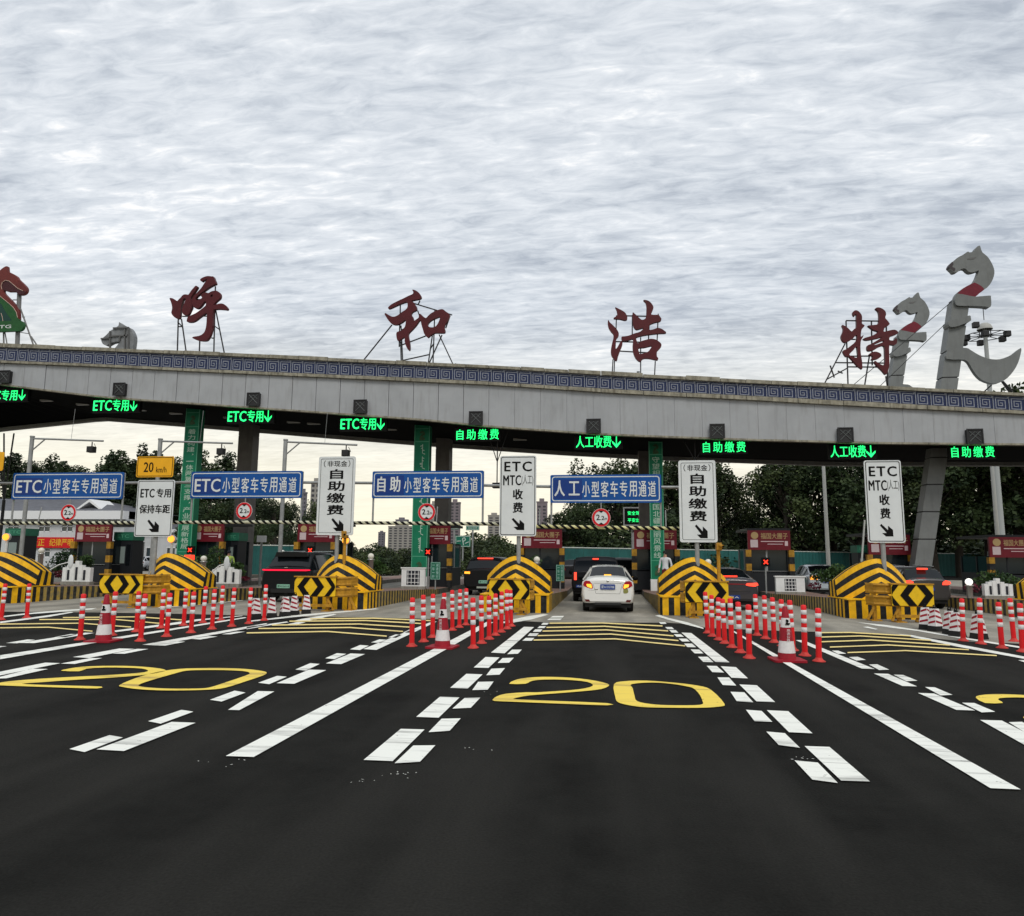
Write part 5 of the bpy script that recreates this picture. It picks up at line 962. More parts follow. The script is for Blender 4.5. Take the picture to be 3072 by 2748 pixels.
# ------------------------------------------------------------------ small square chevron cones
def sq_cone():
    t = thing('chevron_cone', 'x', 'traffic cone', (0, 0, 0)); b = MB()
    w0, w1 = .135, .12; b.add([(-w0,-w0,0),(w0,-w0,0),(w0,w0,0),(-w0,w0,0),(-w1,-w1,.13),(w1,-w1,.13),(w1,w1,.13),(-w1,w1,.13)], [(0,3,2,1),(4,5,6,7),(0,1,5,4),(1,2,6,5),(2,3,7,6),(3,0,4,7)]); b.build('rubber_base', TYRE, t)
    hw = lambda z: .118-.048*(z-.13)/.42; s = MB(); z1 = .55
    s.add([(sx*hw(.13), sy_*hw(.13), .13) for sx, sy_ in ((-1,-1),(1,-1),(1,1),(-1,1))]+[(sx*hw(z1), sy_*hw(z1), z1) for sx, sy_ in ((-1,-1),(1,-1),(1,1),(-1,1))], [(0,1,5,4),(1,2,6,5),(2,3,7,6),(3,0,4,7),(4,5,6,7)]); s.build('white_shell', REFW, t)
    st = MB()
    for f in range(4):
        sg = 1 if f % 2 == 0 else -1; ca, sa = math.cos(f*math.pi/2), math.sin(f*math.pi/2)
        for k in range(3):
            z0 = .17+k*.13; pts = []
            for e, z_ in ((-.92*sg, z0+.055), (.92*sg, z0), (.92*sg, z0+.05), (-.92*sg, z0+.105)):
                h = hw(z_); x, y = e*h, -h-.003; pts.append((x*ca-y*sa, x*sa+y*ca, z_))
            st.add(pts, [(0, 1, 2, 3)])
    st.build('red_stripes', CONR, t); h = MB()
    for a, b_ in (((-.05, 0, .55), (-.03, 0, .63)), ((-.03, 0, .63), (.03, 0, .64)), ((.03, 0, .64), (.05, 0, .55))): h.bar(a, b_, .011)
    h.lathe((0, 0, .55), [(.05, 0), (.035, .05), (0, .055)], 8); h.build('strap_handle', BLACK, t); return t
sq0 = sq_cone(); c8 = CR(740, 1620, 7.585); c9 = CR(2640, 1660, 4.71); k = 0
for c, q, rz, l in [(c8,(195,1785),.785,'leftmost small chevron cone before the black electric suv'),(c8,(570,1765),.35,'second small chevron cone from the left before the black electric suv'),(c8,(868,1735),.7,'third small chevron cone before the black electric suv'),(c8,(1080,1705),.2,'fourth small chevron cone, touching the third, before the rail stand'),(c8,(1350,1678),.5,'small chevron cone in front of the chevron board at the third dome'),
    (c9,(655,1078),.785,'small chevron cone at the foot of the rightmost chevron board'),(c9,(790,1103),.45,'small chevron cone just right of the rightmost chevron board'),(c9,(1003,1150),.3,'left cone of the touching pair below the silver suv'),(c9,(1095,1178),.55,'right cone of the touching pair below the silver suv'),(c9,(1400,1212),.3,'small chevron cone half hidden by a post at the right edge')]:
    p = G(*c(*q)); o = sq0 if k == 0 else dup(sq0); k += 1; o.location = (p.x, p.y, .006); o.rotation_euler = (0, 0, rz); o['label'] = l; o['group'] = 'small white and red chevron cones'
# ------------------------------------------------------------------ vehicles
def ring(y, zb, zs, zr, ws, wr):
    zm = zb+(zs-zb)*.45
    h = [(ws*.86, zb), (ws*.97, zb+.07), (ws, zm), (ws*.985, zs-.04), (ws*.955, zs+.02), (wr+.035, zr-.09), (wr-.01, zr-.025), (wr*.62, zr+.008), (0, zr+.02)]
    return [(x, y, z_) for x, z_ in h]+[(-x, y, z_) for x, z_ in h[-2::-1]]
def car(name, label, loc, col, st, cab, W_, wheels, wr_=.32, rz=0, rough=.22, metal=.0, cat='car', grp='vehicles in the toll lanes'):
    t = thing(name, label, cat, loc, grp, rz); dk_ = max(col) < .02; paint = mat('car_paint_'+name+'_'+str(round(loc[0])), col, .38 if dk_ else rough, metal, coat=.08 if dk_ else .6, spec=.2 if dk_ else .6)
    rs = [ring(*s) for s in st]; n = len(rs[0]); body = MB(); gl = {'rear_window': MB(), 'side_window': MB(), 'windshield': MB()}
    r0, r1, r2, r3 = cab          # stations: rear glass base, roof start, roof end, windshield base
    for j in range(len(rs)-1):
        for k in range(n-1):
            q = [rs[j][k], rs[j+1][k], rs[j+1][k+1], rs[j][k+1]]; top = 6 <= k <= n-8; side = k in (4, n-6)
            tgt = body
            if j == r0 and top: tgt = gl['rear_window']
            elif j == r2 and top: tgt = gl['windshield']
            elif side and r0 <= j <= r2: tgt = gl['side_window']
            tgt.add(q, [(0, 1, 2, 3)], 0, True)
        body.add([rs[j][0], rs[j][-1], rs[j+1][-1], rs[j+1][0]], [(0, 1, 2, 3)], 0)
    body.add(rs[0], [tuple(range(n))], 0); body.add(rs[-1], [tuple(range(n))[::-1]], 0)
    me = body.mesh('body'); bm = bmesh.new(); bm.from_mesh(me); bmesh.ops.remove_doubles(bm, verts=bm.verts, dist=.0005); bm.to_mesh(me); bm.free()
    o = obj('body', me, [paint], t); 
    for g, m in gl.items():
        if m.f:
            me = m.mesh(g); bm = bmesh.new(); bm.from_mesh(me); bmesh.ops.remove_doubles(bm, verts=bm.verts, dist=.0005); bm.to_mesh(me); bm.free(); obj(g, me, [DARKG], t)
    # pillars over the side glass
    for sx in (-1, 1):
        p = MB()
        for j in range(r0+1, r2+1):
            a = rs[j][4]; b = rs[j][5]; p.bar((sx*(a[0]+.004), a[1], a[2]), (sx*(b[0]+.004), b[1], b[2]), .028, square=True)
        p.build('window_pillar', paint, t)
    for (wy) in wheels:
        for sx in (-1, 1):
            w = thing_part_wheel(t, (sx*(W_/2-.13), wy, wr_), wr_)
    ub = MB().box(-W_/2+.12, W_/2-.12, st[0][0]+.12, st[-1][0]-.2, st[2][1]-.10, st[2][1]+.05); ub.build('underbody', TYRE, t)
    return t, paint
WHM = {}
def thing_part_wheel(t, c, r):
    if r not in WHM:
        a = MB(); n = 20
        prof = [(-.10, r*.62), (-.10, r*.94), (-.07, r), (.07, r), (.10, r*.94), (.10, r*.62)]; vs = []; fs = []
        for x, rr in prof:
            for i in range(n): q = 2*math.pi*i/n; vs.append((x, rr*math.cos(q), rr*math.sin(q)))
        for j in range(len(prof)-1):
            for i in range(n): fs.append((j*n+i, (j+1)*n+i, (j+1)*n+(i+1) % n, j*n+(i+1) % n))
        a.add(vs, fs, 0, True); tm = a.mesh('tyre'); tm.materials.append(TYRE)
        b = MB(); b.bar((-.085, 0, 0), (.085, 0, 0), r*.63, n=20); rm = b.mesh('rim'); rm.materials.append(STEEL); WHM[r] = (tm, rm)
    w = obj('tyre', WHM[r][0], None, t, loc=c); obj('rim', WHM[r][1], None, w); return w
def pane(t, name, loops, m, y0=-.012, y1=.05):
    return MB().prism(loops, y0, y1).build(name, m, t)
def mir(l): return [(-x, z_) for x, z_ in l][::-1]
PLATEB = mat('plate_blue', (.01, .04, .22), .4); PLATEG = mat('plate_green', (.25, .50, .38), .4); SEAM = mat('panel_seam', (.02, .02, .02), .7)
def plate(t, xc, z_, txt, m, w=.44, h=.14, y=-.03):
    p = MB(); p.prism([rrect(xc-w/2, xc+w/2, z_-h/2, z_+h/2, .015, 2)], y, y+.03, 0); text(p, txt, xc-w/2+.03, xc+w/2-.03, z_-h*.3, z_+h*.3, y, 1, 0); p.build('number_plate', [m, SIGNW if m is PLATEB else BLACK], t)
# white sedan
t, pt = car('white_sedan', 'white sedan with lit tail lamps entering the middle toll lane', (-.05, 24.0, .004), (.72, .72, .70),
  [(0,.36,.86,1.00,.74,.60),(.05,.30,.90,1.06,.81,.64),(.30,.26,.94,1.13,.85,.66),(.62,.25,.96,1.155,.86,.60),(1.15,.25,.98,1.44,.86,.52),(1.7,.25,.98,1.49,.86,.53),(2.5,.25,.97,1.46,.86,.52),(3.25,.25,.94,1.06,.85,.62),(4.0,.28,.85,.92,.83,.6),(4.35,.35,.7,.78,.75,.5)], (3,4,6,7), 1.70, (.82, 3.38), .31)
tl_ = [(.47,.80),(.50,.90),(.58,1.00),(.70,1.005),(.76,.97),(.79,.86),(.70,.80),(.50,.745)]
for s_ in (1, -1):
    pane(t, 'tail_lamp', [tl_ if s_ > 0 else mir(tl_)], mat('tail_lamp_red', (.35, .01, .02), .15, coat=.8), -.008, .12)
    q = [(.50,.80),(.53,.90),(.68,.90),(.66,.82),(.52,.765)]; pane(t, 'lit_tail_bulb', [q if s_ > 0 else mir(q)], LAMPO, -.014, .0)
    q = [(.56,.34),(.60,.41),(.74,.41),(.70,.34)]; pane(t, 'bumper_reflector', [q if s_ > 0 else mir(q)], mat('reflector_dark_red', (.10, .01, .01), .3), -.006, .08)
plate(t, 0, .815, '蒙A·D5708', PLATEB, .47, .165)
m = MB(); m.box(-.44, .44, -.004, .02, .925, .932); m.box(-.62, -.44, -.003, .03, .70, .705); m.bar((-.47, .0, .92), (-.38, .0, .60), .004, n=4); m.bar((.47, .0, .92), (.38, .0, .60), .004, n=4); m.bar((-.38, 0, .60), (.38, 0, .60), .004, n=4); m.box(-.42, .42, -.01, .1, .24, .31); m.build('panel_seam', SEAM, t)
b = MB(); b.ball((0, -.01, 1.0), .045, 0, 12, 1, .3, .7); b.build('badge', mat('chrome', (.6, .6, .6), .15, 1), t); tag_ = MB().box(-.42, -.31, -.012, 0, .722, .742); tag_.build('model_badge', mat('chrome', (.6, .6, .6), .15, 1), t)
pane(t, 'high_brake_lamp', [[(-.13,1.10),(-.11,1.2),(.11,1.2),(.13,1.10)]], LAMPO, .56, .60)
st_ = MB(); st_.prism([smooth([(.50,.62),(.50,.74),(.56,.79),(.63,.76),(.65,.66),(.60,.62)], 2)], -.006, .02); st_.build('sticker', mat('sticker_olive', (.22, .22, .06), .5), t)
for s_ in (-1, 1): MB().ball((s_*.97, 2.75, 1.02), .11, 0, 12, 1, .6, .75).build('door_mirror', BLACK, t)
# black electric suv
cD = P(855, 1760, 26.2).x
t, pt = car('black_suv', 'black electric suv with a full width red light bar, green plate', (cD, 26.2, .004), (.006, .007, .009),
  [(0,.42,1.08,1.22,.88,.80),(.05,.36,1.12,1.27,.95,.84),(.18,.33,1.16,1.31,.985,.86),(.24,.30,1.17,1.33,.99,.84),(.62,.30,1.18,1.70,.99,.73),(.80,.30,1.18,1.83,.99,.74),(2.4,.30,1.17,1.87,.99,.73),(3.3,.30,1.14,1.74,.99,.68),(3.95,.30,1.08,1.2,.98,.74),(4.8,.34,.95,1.02,.93,.6),(5.1,.4,.8,.86,.85,.5)], (3,5,7,8), 1.98, (.95, 4.0), .37)
obj_ = MB().prism([[(-.64,1.69),(.64,1.69),(.60,1.86),(-.60,1.86)]], .42, .72); obj_.build('roof_spoiler', pt, t, bevel=.02)
pane(t, 'light_bar', [[(-.92,1.18),(-.90,1.22),(.90,1.22),(.92,1.18),(.80,1.165),(-.80,1.165)]], mat('lit_light_bar', (.9, .008, .045), emit=1.0), -.03, .10)
plate(t, -.06, .60, '蒙AD26518', PLATEG, .5, .14); m = MB(); m.box(-.8, .8, -.006, .05, .84, .846); m.box(-.55, .55, -.03, .05, .36, .50); m.build('panel_seam', SEAM, t); b = MB().box(-.06, .06, .02, .06, 1.27, 1.30); b.build('badge', mat('chrome', (.6, .6, .6), .15, 1), t)
for s_ in (-1, 1): MB().bar((s_*.62, 1.0, 1.88), (s_*.60, 3.1, 1.90), .02).build('roof_rail', mat('chrome', (.6, .6, .6), .15, 1), t); MB().ball((s_*1.1, 3.4, 1.2), .12, 0, 12, 1, .6, .8).build('door_mirror', BLACK, t)
# boxy black off-roader ahead of the white sedan
xB = P(1714, 1720, 29.2).x+.95
t, pt = car('black_off_roader', 'boxy black off-roader directly ahead of the white sedan', (xB, 29.4, .004), (.006, .006, .008),
  [(0,.55,1.05,1.16,.90,.84),(.04,.45,1.10,1.22,.95,.86),(.08,.42,1.12,1.24,.96,.86),(.16,.42,1.12,1.62,.96,.80),(.25,.42,1.12,1.76,.96,.78),(3.0,.42,1.1,1.78,.96,.77),(3.5,.42,1.08,1.25,.95,.8),(4.5,.45,1.0,1.1,.93,.75),(4.6,.5,.9,.98,.88,.7)], (2,4,5,6), 1.9, (.8, 3.6), .38, grp='vehicles in the toll lanes')
for s_ in (-1, 1): pane(t, 'tail_lamp', [[(s_*.80-.05,.86),(s_*.80+.05,.86),(s_*.80+.05,1.16),(s_*.80-.05,1.16)]], LAMPT, -.03, .05); MB().ball((s_*1.08, 2.6, 1.12), .13, 0, 12, 1, .5, .9).build('door_mirror', BLACK, t)
pane(t, 'high_brake_lamp', [rrect(-.12, .12, 1.66, 1.72, .02, 2)], LAMPT, .10, .22); m = MB(); m.bar((0, -.22, .95), (0, -.02, .95), .36, n=24); m.build('spare_wheel', TYRE, t); plate(t, -.62, .62, 'A68', PLATEB, .3, .1)
# dark suv further ahead, right part visible
t, pt = car('dark_suv', 'dark suv two cars ahead of the white sedan, seen above its roof', (P(1868, 1700, 38).x, 38, .004), (.010, .011, .012),
  [(0,.45,1.0,1.12,.86,.78),(.06,.38,1.06,1.18,.92,.8),(.16,.35,1.08,1.22,.93,.8),(.40,.35,1.08,1.60,.93,.70),(.6,.35,1.08,1.72,.93,.69),(2.8,.35,1.06,1.74,.93,.68),(3.6,.35,1.02,1.1,.92,.75),(4.4,.4,.9,.96,.88,.7)], (2,4,5,6), 1.85, (.8, 3.5), .35)
for s_ in (-1, 1): pane(t, 'tail_lamp', [[(s_*.72-.12,.95),(s_*.72+.12,.95),(s_*.72+.12,1.08),(s_*.72-.12,1.08)]], mat('tail_lamp_red', (.35, .01, .02)), -.02, .05)
# black mpv
t, pt = car('black_mpv', 'black people carrier with a wide lit high brake lamp left of the middle dome', (P(1450, 1750, 33).x, 33, .004), (.006, .006, .007),
  [(0,.42,1.0,1.12,.84,.78),(.05,.36,1.05,1.18,.91,.82),(.14,.33,1.08,1.20,.93,.82),(.40,.32,1.09,1.56,.93,.70),(.62,.32,1.09,1.70,.93,.68),(3.1,.32,1.07,1.72,.93,.67),(4.0,.32,1.02,1.1,.92,.76),(4.8,.36,.88,.94,.86,.65)], (2,4,5,6), 1.86, (.9, 3.8), .34)
for s_ in (-1, 1): pane(t, 'tail_lamp', [[(s_*.74-.13,.98),(s_*.74+.12,.97),(s_*.74+.12,1.07),(s_*.74-.13,1.07)]], LAMPO if s_ < 0 else LAMPT, -.02, .08)
pane(t, 'high_brake_lamp', [rrect(-.36, .36, 1.645, 1.695, .015, 2)], LAMPT, .42, .56); plate(t, 0, .62, '蒙A2F6', PLATEG, .42, .13); m = MB().box(-.3, .35, -.04, .04, .33, .41); m.build('bumper_reflection', mat('pale_reflection', (.35, .38, .33), .4), t)  # pale strip paints in the light reflected low on the bumper
# grey sedan
t, pt = car('grey_sedan', 'dark grey fastback sedan with a lit right tail lamp behind the posts', (P(2199, 1760, 26).x, 26, .004), (.035, .032, .042),
  [(0,.40,.88,1.0,.76,.66),(.05,.32,.92,1.05,.84,.68),(.25,.28,.95,1.09,.88,.68),(.40,.27,.96,1.10,.89,.66),(1.35,.27,.98,1.37,.89,.55),(1.9,.27,.98,1.42,.89,.55),(2.6,.27,.97,1.40,.89,.54),(3.4,.27,.94,1.03,.88,.62),(4.3,.3,.84,.9,.84,.6),(4.6,.36,.7,.76,.75,.5)], (3,4,6,7), 1.78, (.85, 3.6), .33, metal=.3, rough=.3)
for s_ in (-1, 1): q = [(.42,.86),(.46,.92),(.80,.94),(.84,.86),(.72,.81),(.5,.83)]; pane(t, 'tail_lamp', [q if s_ > 0 else mir(q)], LAMPT, -.014, .12)
pane(t, 'light_strip', [[(-.42,.875),(-.42,.90),(.42,.90),(.42,.875)]], mat('tail_lamp_red', (.35, .01, .02)), -.012, .05); pane(t, 'high_brake_lamp', [rrect(-.26, .22, 1.13, 1.16, .01, 2)], LAMPT, .36, .5); plate(t, 0, .45, '蒙A', PLATEB, .44, .14); MB().box(-.6, .6, -.01, .05, .64, .648).build('panel_seam', SEAM, t)
# silver brown suv
t, pt = car('silver_suv', 'brownish silver suv with roof rails and lit tail lamps at the right', (11.35, 28.3, .004), (.06, .056, .057),
  [(0,.42,.90,1.02,.70,.64),(.05,.34,.94,1.07,.77,.67),(.14,.31,.96,1.09,.80,.67),(.20,.30,.97,1.10,.80,.66),(.52,.30,.98,1.40,.80,.57),(.70,.30,.98,1.47,.80,.56),(2.4,.30,.97,1.50,.80,.56),(3.3,.30,.93,1.02,.79,.62),(4.1,.34,.85,.9,.75,.6),(4.3,.38,.7,.76,.7,.5)], (3,5,6,7), 1.6, (.8, 3.3), .33, metal=.35, rough=.3)
for s_ in (-1, 1):
    q = [(.48,.87),(.50,.97),(.60,1.03),(.74,1.0),(.77,.92),(.66,.87)]; pane(t, 'tail_lamp', [q if s_ > 0 else mir(q)], LAMPT, -.014, .14); MB().bar((s_*.50, .7, 1.52), (s_*.48, 2.5, 1.55), .018).build('roof_rail', STEEL, t); MB().ball((s_*.92, 2.7, 1.08), .1, 0, 12, 1, .6, .8).build('door_mirror', BLACK, t)
pane(t, 'high_brake_lamp', [rrect(-.16, .16, 1.40, 1.46, .02, 2)], LAMPT, .34, .5); plate(t, .0, .72, '蒙A8K', PLATEB, .42, .13)
# far vehicles
for nm, l, u, Y, col, W_, H_ in [('far_car', 'far white topped car with red lamps on the road beyond the gates', 1492, 72, (.5, .52, .55), 1.75, 1.5), ('far_van', 'far pale van beyond the far white topped car', 1496, 96, (.55, .57, .6), 1.9, 2.2), ('far_dark_car', 'far dark hatchback just left of the boxy off-roader', 1718, 52, (.02, .02, .025), 1.75, 1.6), ('parked_white_car', 'white car parked before the office building at the left', 409, 74, (.6, .62, .66), 1.75, 1.5)]:
    t, pt = car(nm, l, (P(u, 1700, Y).x, Y, .004), col, [(0,.4,H_*.62,H_*.70,.74,.66),(.05,.32,H_*.64,H_*.74,.82,.7),(.2,.3,H_*.65,H_*.75,.86,.7),(.6,.3,H_*.66,H_*.97,.86,.58),(2.4,.3,H_*.66,H_,.86,.58),(3.2,.3,H_*.64,H_*.7,.86,.66),(4.2,.35,H_*.5,H_*.58,.8,.6)], (2,3,4,5), W_, (.7, 3.3), .32)
    for s_ in (-1, 1): pane(t, 'tail_lamp', [rrect(s_*.66-.14, s_*.66+.14, H_*.52, H_*.62, .02, 2)], LAMPT if 'far_car' in nm or 'van' in nm else mat('tail_lamp_red', (.35, .01, .02)), -.02, .05)
# pale car in the next lane, seen over the island wall
Y = 37; xl = P(2425, 1745, Y).x
t, pt = car('pale_car', 'pale blue white car with an orange lit lamp left of the rightmost large dome', (xl+.86, Y, .004), (.50, .57, .62),
  [(0,.38,.84,.96,.76,.64),(.05,.31,.88,1.02,.82,.68),(.25,.27,.92,1.08,.86,.68),(.55,.26,.94,1.10,.87,.64),(1.1,.26,.96,1.42,.87,.58),(1.6,.26,.96,1.48,.87,.58),(2.5,.26,.95,1.46,.87,.57),(3.3,.26,.92,1.04,.86,.64),(4.1,.3,.8,.88,.82,.6),(4.3,.36,.68,.76,.75,.5)], (3,4,6,7), 1.72, (.8, 3.4), .32)
for s_ in (-1, 1): pane(t, 'tail_lamp', [rrect(s_*.60-.17, s_*.60+.17, .78, .96, .03, 2)], LAMPO, -.02, .10)
plate(t, 0, .70, '蒙A', PLATEB)
# ------------------------------------------------------------------ people
def person(label, loc, J, mats_, cap=None, rz=0, cat='person'):
    """J: joints name->(x,y,z,r); one skinned surface coloured by region"""
    names = list(J); E_ = [('pelvis','belly'),('belly','chest'),('chest','neck'),('neck','head'),('chest','shl'),('shl','ell'),('ell','wrl'),('wrl','hal'),('chest','shr'),('shr','elr'),('elr','wrr'),('wrr','har'),('pelvis','hil'),('hil','knl'),('knl','anl'),('anl','tol'),('pelvis','hir'),('hir','knr'),('knr','anr'),('anr','tor')]
    me = bpy.data.meshes.new('body'); me.from_pydata([J[n][:3] for n in names], [(names.index(a), names.index(b)) for a, b in E_], []); o = bpy.data.objects.new('body', me); COL.objects.link(o)
    sk = o.modifiers.new('s', 'SKIN'); su = o.modifiers.new('u', 'SUBSURF'); su.levels = 1
    if not me.skin_vertices: 
        bm = bmesh.new(); bm.from_mesh(me); bm.verts.layers.skin.verify(); bm.to_mesh(me); bm.free()
    for i, n in enumerate(names):
        r = J[n][3]; me.skin_vertices[0].data[i].radius = (r, r*.8 if n in ('chest', 'belly', 'pelvis') else r); me.skin_vertices[0].data[i].use_root = (n == 'pelvis')
    dg = bpy.context.evaluated_depsgraph_get(); dg.update(); em = bpy.data.meshes.new_from_object(o.evaluated_get(dg)); bpy.data.objects.remove(o)
    for m in mats_: em.materials.append(m)          # skin, top, trousers, shoes
    zn = J['neck'][2]-.02; zp_ = J['pelvis'][2]+.02; za = .09
    for p in em.polygons:
        c = p.center; p.use_smooth = True
        k = 0 if c.z > zn else 1 if c.z > zp_ else 2 if c.z > za else 3
        for w in ('wrl', 'wrr', 'hal', 'har'):
            if (c-Vector(J[w][:3])).length < .07: k = 0
        p.material_index = k
    t = thing('person', label, cat, loc, None, rz); em.name = 'body'; obj('body', em, None, t); h = J['head']
    hb = MB().ball((h[0], h[1]+.012, h[2]+.03), .112, 0, 14, .92, 1.05, 1.0) if cap else MB().ball((h[0], h[1]+.02, h[2]+.03), .11, 0, 14, .95, 1.0, 1.0)
    hb.v = [v for v in hb.v]; keep = [f for f in hb.f if sum(hb.v[i][2] for i in f)/len(f) > h[2]+.02]; hb.f = keep; hb.m = [0]*len(keep); hb.sm = [True]*len(keep)
    if cap: hb.box(h[0]-.07, h[0]+.07, h[1]-.19, h[1]-.08, h[2]+.045, h[2]+.06)
    hb.build('cap' if cap else 'hair', cap or mat('hair_black', (.01, .009, .008), .7), t); f = MB()
    for sx in (-1, 1): f.ball((h[0]+sx*.035, h[1]-.092, h[2]+.01), .011, 0, 8)
    f.build('eyes', BLACK, t); nz = MB().ball((h[0], h[1]-.105, h[2]-.02), .016, 0, 8, 1, 1, 1.4); nz.build('nose', mats_[0], t); mt = MB().box(h[0]-.025, h[0]+.025, h[1]-.093, h[1]-.085, h[2]-.058, h[2]-.05); mt.build('mouth', mat('lip', (.3, .1, .09)), t)
    for sx in (-1, 1):
        w = J['har' if sx > 0 else 'hal']; hand = MB()
        for q in range(4): hand.bar((w[0]+(q-1.5)*.018, w[1], w[2]), (w[0]+(q-1.5)*.02, w[1]-.02, w[2]-.07+abs(q-1.4)*.008), .0095, n=6, r2=.007)
        hand.bar((w[0]-sx*.03, w[1], w[2]+.02), (w[0]-sx*.055, w[1]-.02, w[2]-.03), .011, n=6, r2=.008); hand.build('fingers', mats_[0], t)
    return t
def joints(sit=False, arm=0):
    return dict(pelvis=(0,0,.93,.135), belly=(0,0,1.08,.125), chest=(0,.01,1.32,.15), neck=(0,.0,1.47,.055), head=(0,-.01,1.60,.095),
      shl=(-.19,.01,1.40,.06), ell=(-.25,.02,1.12,.045), wrl=(-.24,-.06-arm,.90+arm*.9,.032), hal=(-.24,-.09-arm*1.3,.83+arm*1.0,.03),
      shr=(.19,.01,1.40,.06), elr=(.26,.03,1.12,.045), wrr=(.24,-.04,.88,.032), har=(.24,-.06,.81,.03),
      hil=(-.09,0,.88,.095), knl=(-.10,-.02,.48,.062), anl=(-.11,.02,.09,.042), tol=(-.12,-.12,.04,.038),
      hir=(.09,0,.88,.095), knr=(.11,-.03,.48,.062), anr=(.12,.02,.09,.042), tor=(.14,-.12,.04,.038))
SK = mat('skin', (.42, .24, .17), .6); NAVY = mat('navy_cloth', (.015, .018, .03), .8, var=.3); SHOE = mat('black_shoe', (.01, .01, .01), .5)
c = P(735, 1700, 36.3); person('attendant in a yellow-green vest and dark cap by the booth left of the black suv', (c.x, 34.6, ztop(34.6)), joints(arm=.12), [SK, mat('hi_vis_vest', (.42, .58, .12), .7, var=.3, vscale=12), NAVY, SHOE], NAVY, rz=.5)
c = P(2000, 1700, 30.5); person('person in a white shirt and dark red trousers beside the last green banner column', (c.x, 31.2, ztop(31.2)-.0), joints(arm=.05), [SK, mat('white_shirt', (.62, .64, .66), .8), mat('dark_red_cloth', (.14, .02, .03), .8), SHOE], None, rz=-.4)
c = P(795, 1675, 31); person('person in a white cap partly hidden behind the black electric suv', (c.x-.35, 33.5, ztop(33.5)), joints(), [SK, NAVY, NAVY, SHOE], WHITE, rz=.2)
# ------------------------------------------------------------------ teal barrier wall beyond the gates
TEAL = mat('teal_barrier', (.018, .11, .105), .6, var=.25, vscale=1.2); RAILW = mat('pale_rail', (.45, .48, .45), .5)
t = thing('barrier_wall', 'long teal sheet barrier wall with a pale top rail beyond the gates', 'wall', (0, 0, 0))
wp = [(P(560, 1660, 52).x, 52), (P(1010, 1660, 58).x, 58)], [(P(1640, 1660, 56).x, 56), (P(2040, 1660, 66).x, 66), (P(2600, 1660, 84).x, 84), (P(3200, 1660, 96).x, 96)]
for seg in wp:
    for (ax, ay), (bx, by) in zip(seg[:-1], seg[1:]):
        L_ = math.dist((ax, ay), (bx, by)); n = max(1, int(L_/3)); d = Vector((bx-ax, by-ay, 0)).normalized(); nx = Vector((-d.y, d.x, 0))
        for k in range(n):
            a = Vector((ax, ay, 0)).lerp(Vector((bx, by, 0)), k/n)+d*.02; b = Vector((ax, ay, 0)).lerp(Vector((bx, by, 0)), (k+1)/n)-d*.02; m = MB()
            for q in range(6):       # folded sheet profile
                p0 = a.lerp(b, q/6); p1 = a.lerp(b, (q+.5)/6); p2 = a.lerp(b, (q+1)/6); o_ = nx*.05
                m.quad((p0.x, p0.y, 0), (p1.x-o_.x, p1.y-o_.y, 0), (p1.x-o_.x, p1.y-o_.y, 2.45), (p0.x, p0.y, 2.45)); m.quad((p1.x-o_.x, p1.y-o_.y, 0), (p2.x, p2.y, 0), (p2.x, p2.y, 2.45), (p1.x-o_.x, p1.y-o_.y, 2.45))
            m.build('wall_panel', TEAL, t); r = MB(); r.bar((a.x, a.y, 2.5), (b.x, b.y, 2.5), .045); r.build('top_rail', RAILW, t)
            MB().bar((a.x+nx.x*.12, a.y+nx.y*.12, 0), (a.x+nx.x*.12, a.y+nx.y*.12, 2.55), .06, square=True).build('wall_post', TEAL, t)
# ------------------------------------------------------------------ white office building
Yb = 84; OW = mat('office_white_wall', (.60, .62, .64), .7, var=.12, vscale=.6, stain=.2); ROOF = mat('grey_roof_tile', (.13, .135, .155), .7, var=.25, vscale=1.5); TRIM = mat('white_trim', (.75, .76, .78), .5); WGL = mat('office_glass', (.03, .05, .06), .1, spec=.7)
bx0 = P(-260, 1545, Yb).x; bx1 = P(376, 1545, Yb).x; ze = P(150, 1556, Yb).z; wz = P(150, 1540, Yb).z
t = thing('office_building', 'white two storey office with grey pitched roof and red banner, far left', 'building', ((bx0+bx1)/2, Yb, 0)); cx = (bx0+bx1)/2; hw = (bx1-bx0)/2
WX = [(-60, -20), (113, 153), (182, 221), (20, 60)]
def wall_with_windows(xa, xb, z0, z1, wins, name='wall'):
    m = MB(); xs_ = sorted(set([xa, xb]+[v for w in wins for v in w[:2]])); zs_ = sorted(set([z0, z1]+[v for w in wins for v in w[2:]]))
    for a, b in zip(xs_[:-1], xs_[1:]):
        for c, d in zip(zs_[:-1], zs_[1:]):
            if any(w[0]-1e-4 <= a and b <= w[1]+1e-4 and w[2]-1e-4 <= c and d <= w[3]+1e-4 for w in wins): continue
            m.quad((a-cx, 0, c), (b-cx, 0, c), (b-cx, 0, d), (a-cx, 0, d))
    return m.build(name, OW, t)
wins = []
for u0, u1 in WX:
    for v0, v1 in ((1571, 1596), (1644, 1672)):
        a = P(u0, v1, Yb); b = P(u1, v0, Yb); wins.append((a.x, b.x, a.z, b.z))
wall_with_windows(bx0, bx1, 0, ze, wins)
MB().box(bx1-cx-.3, bx1-cx, .02, 12, 0, ze).build('side_wall', OW, t); MB().box(-hw, hw-.3, 11.8, 12, 0, ze).build('rear_wall', OW, t)
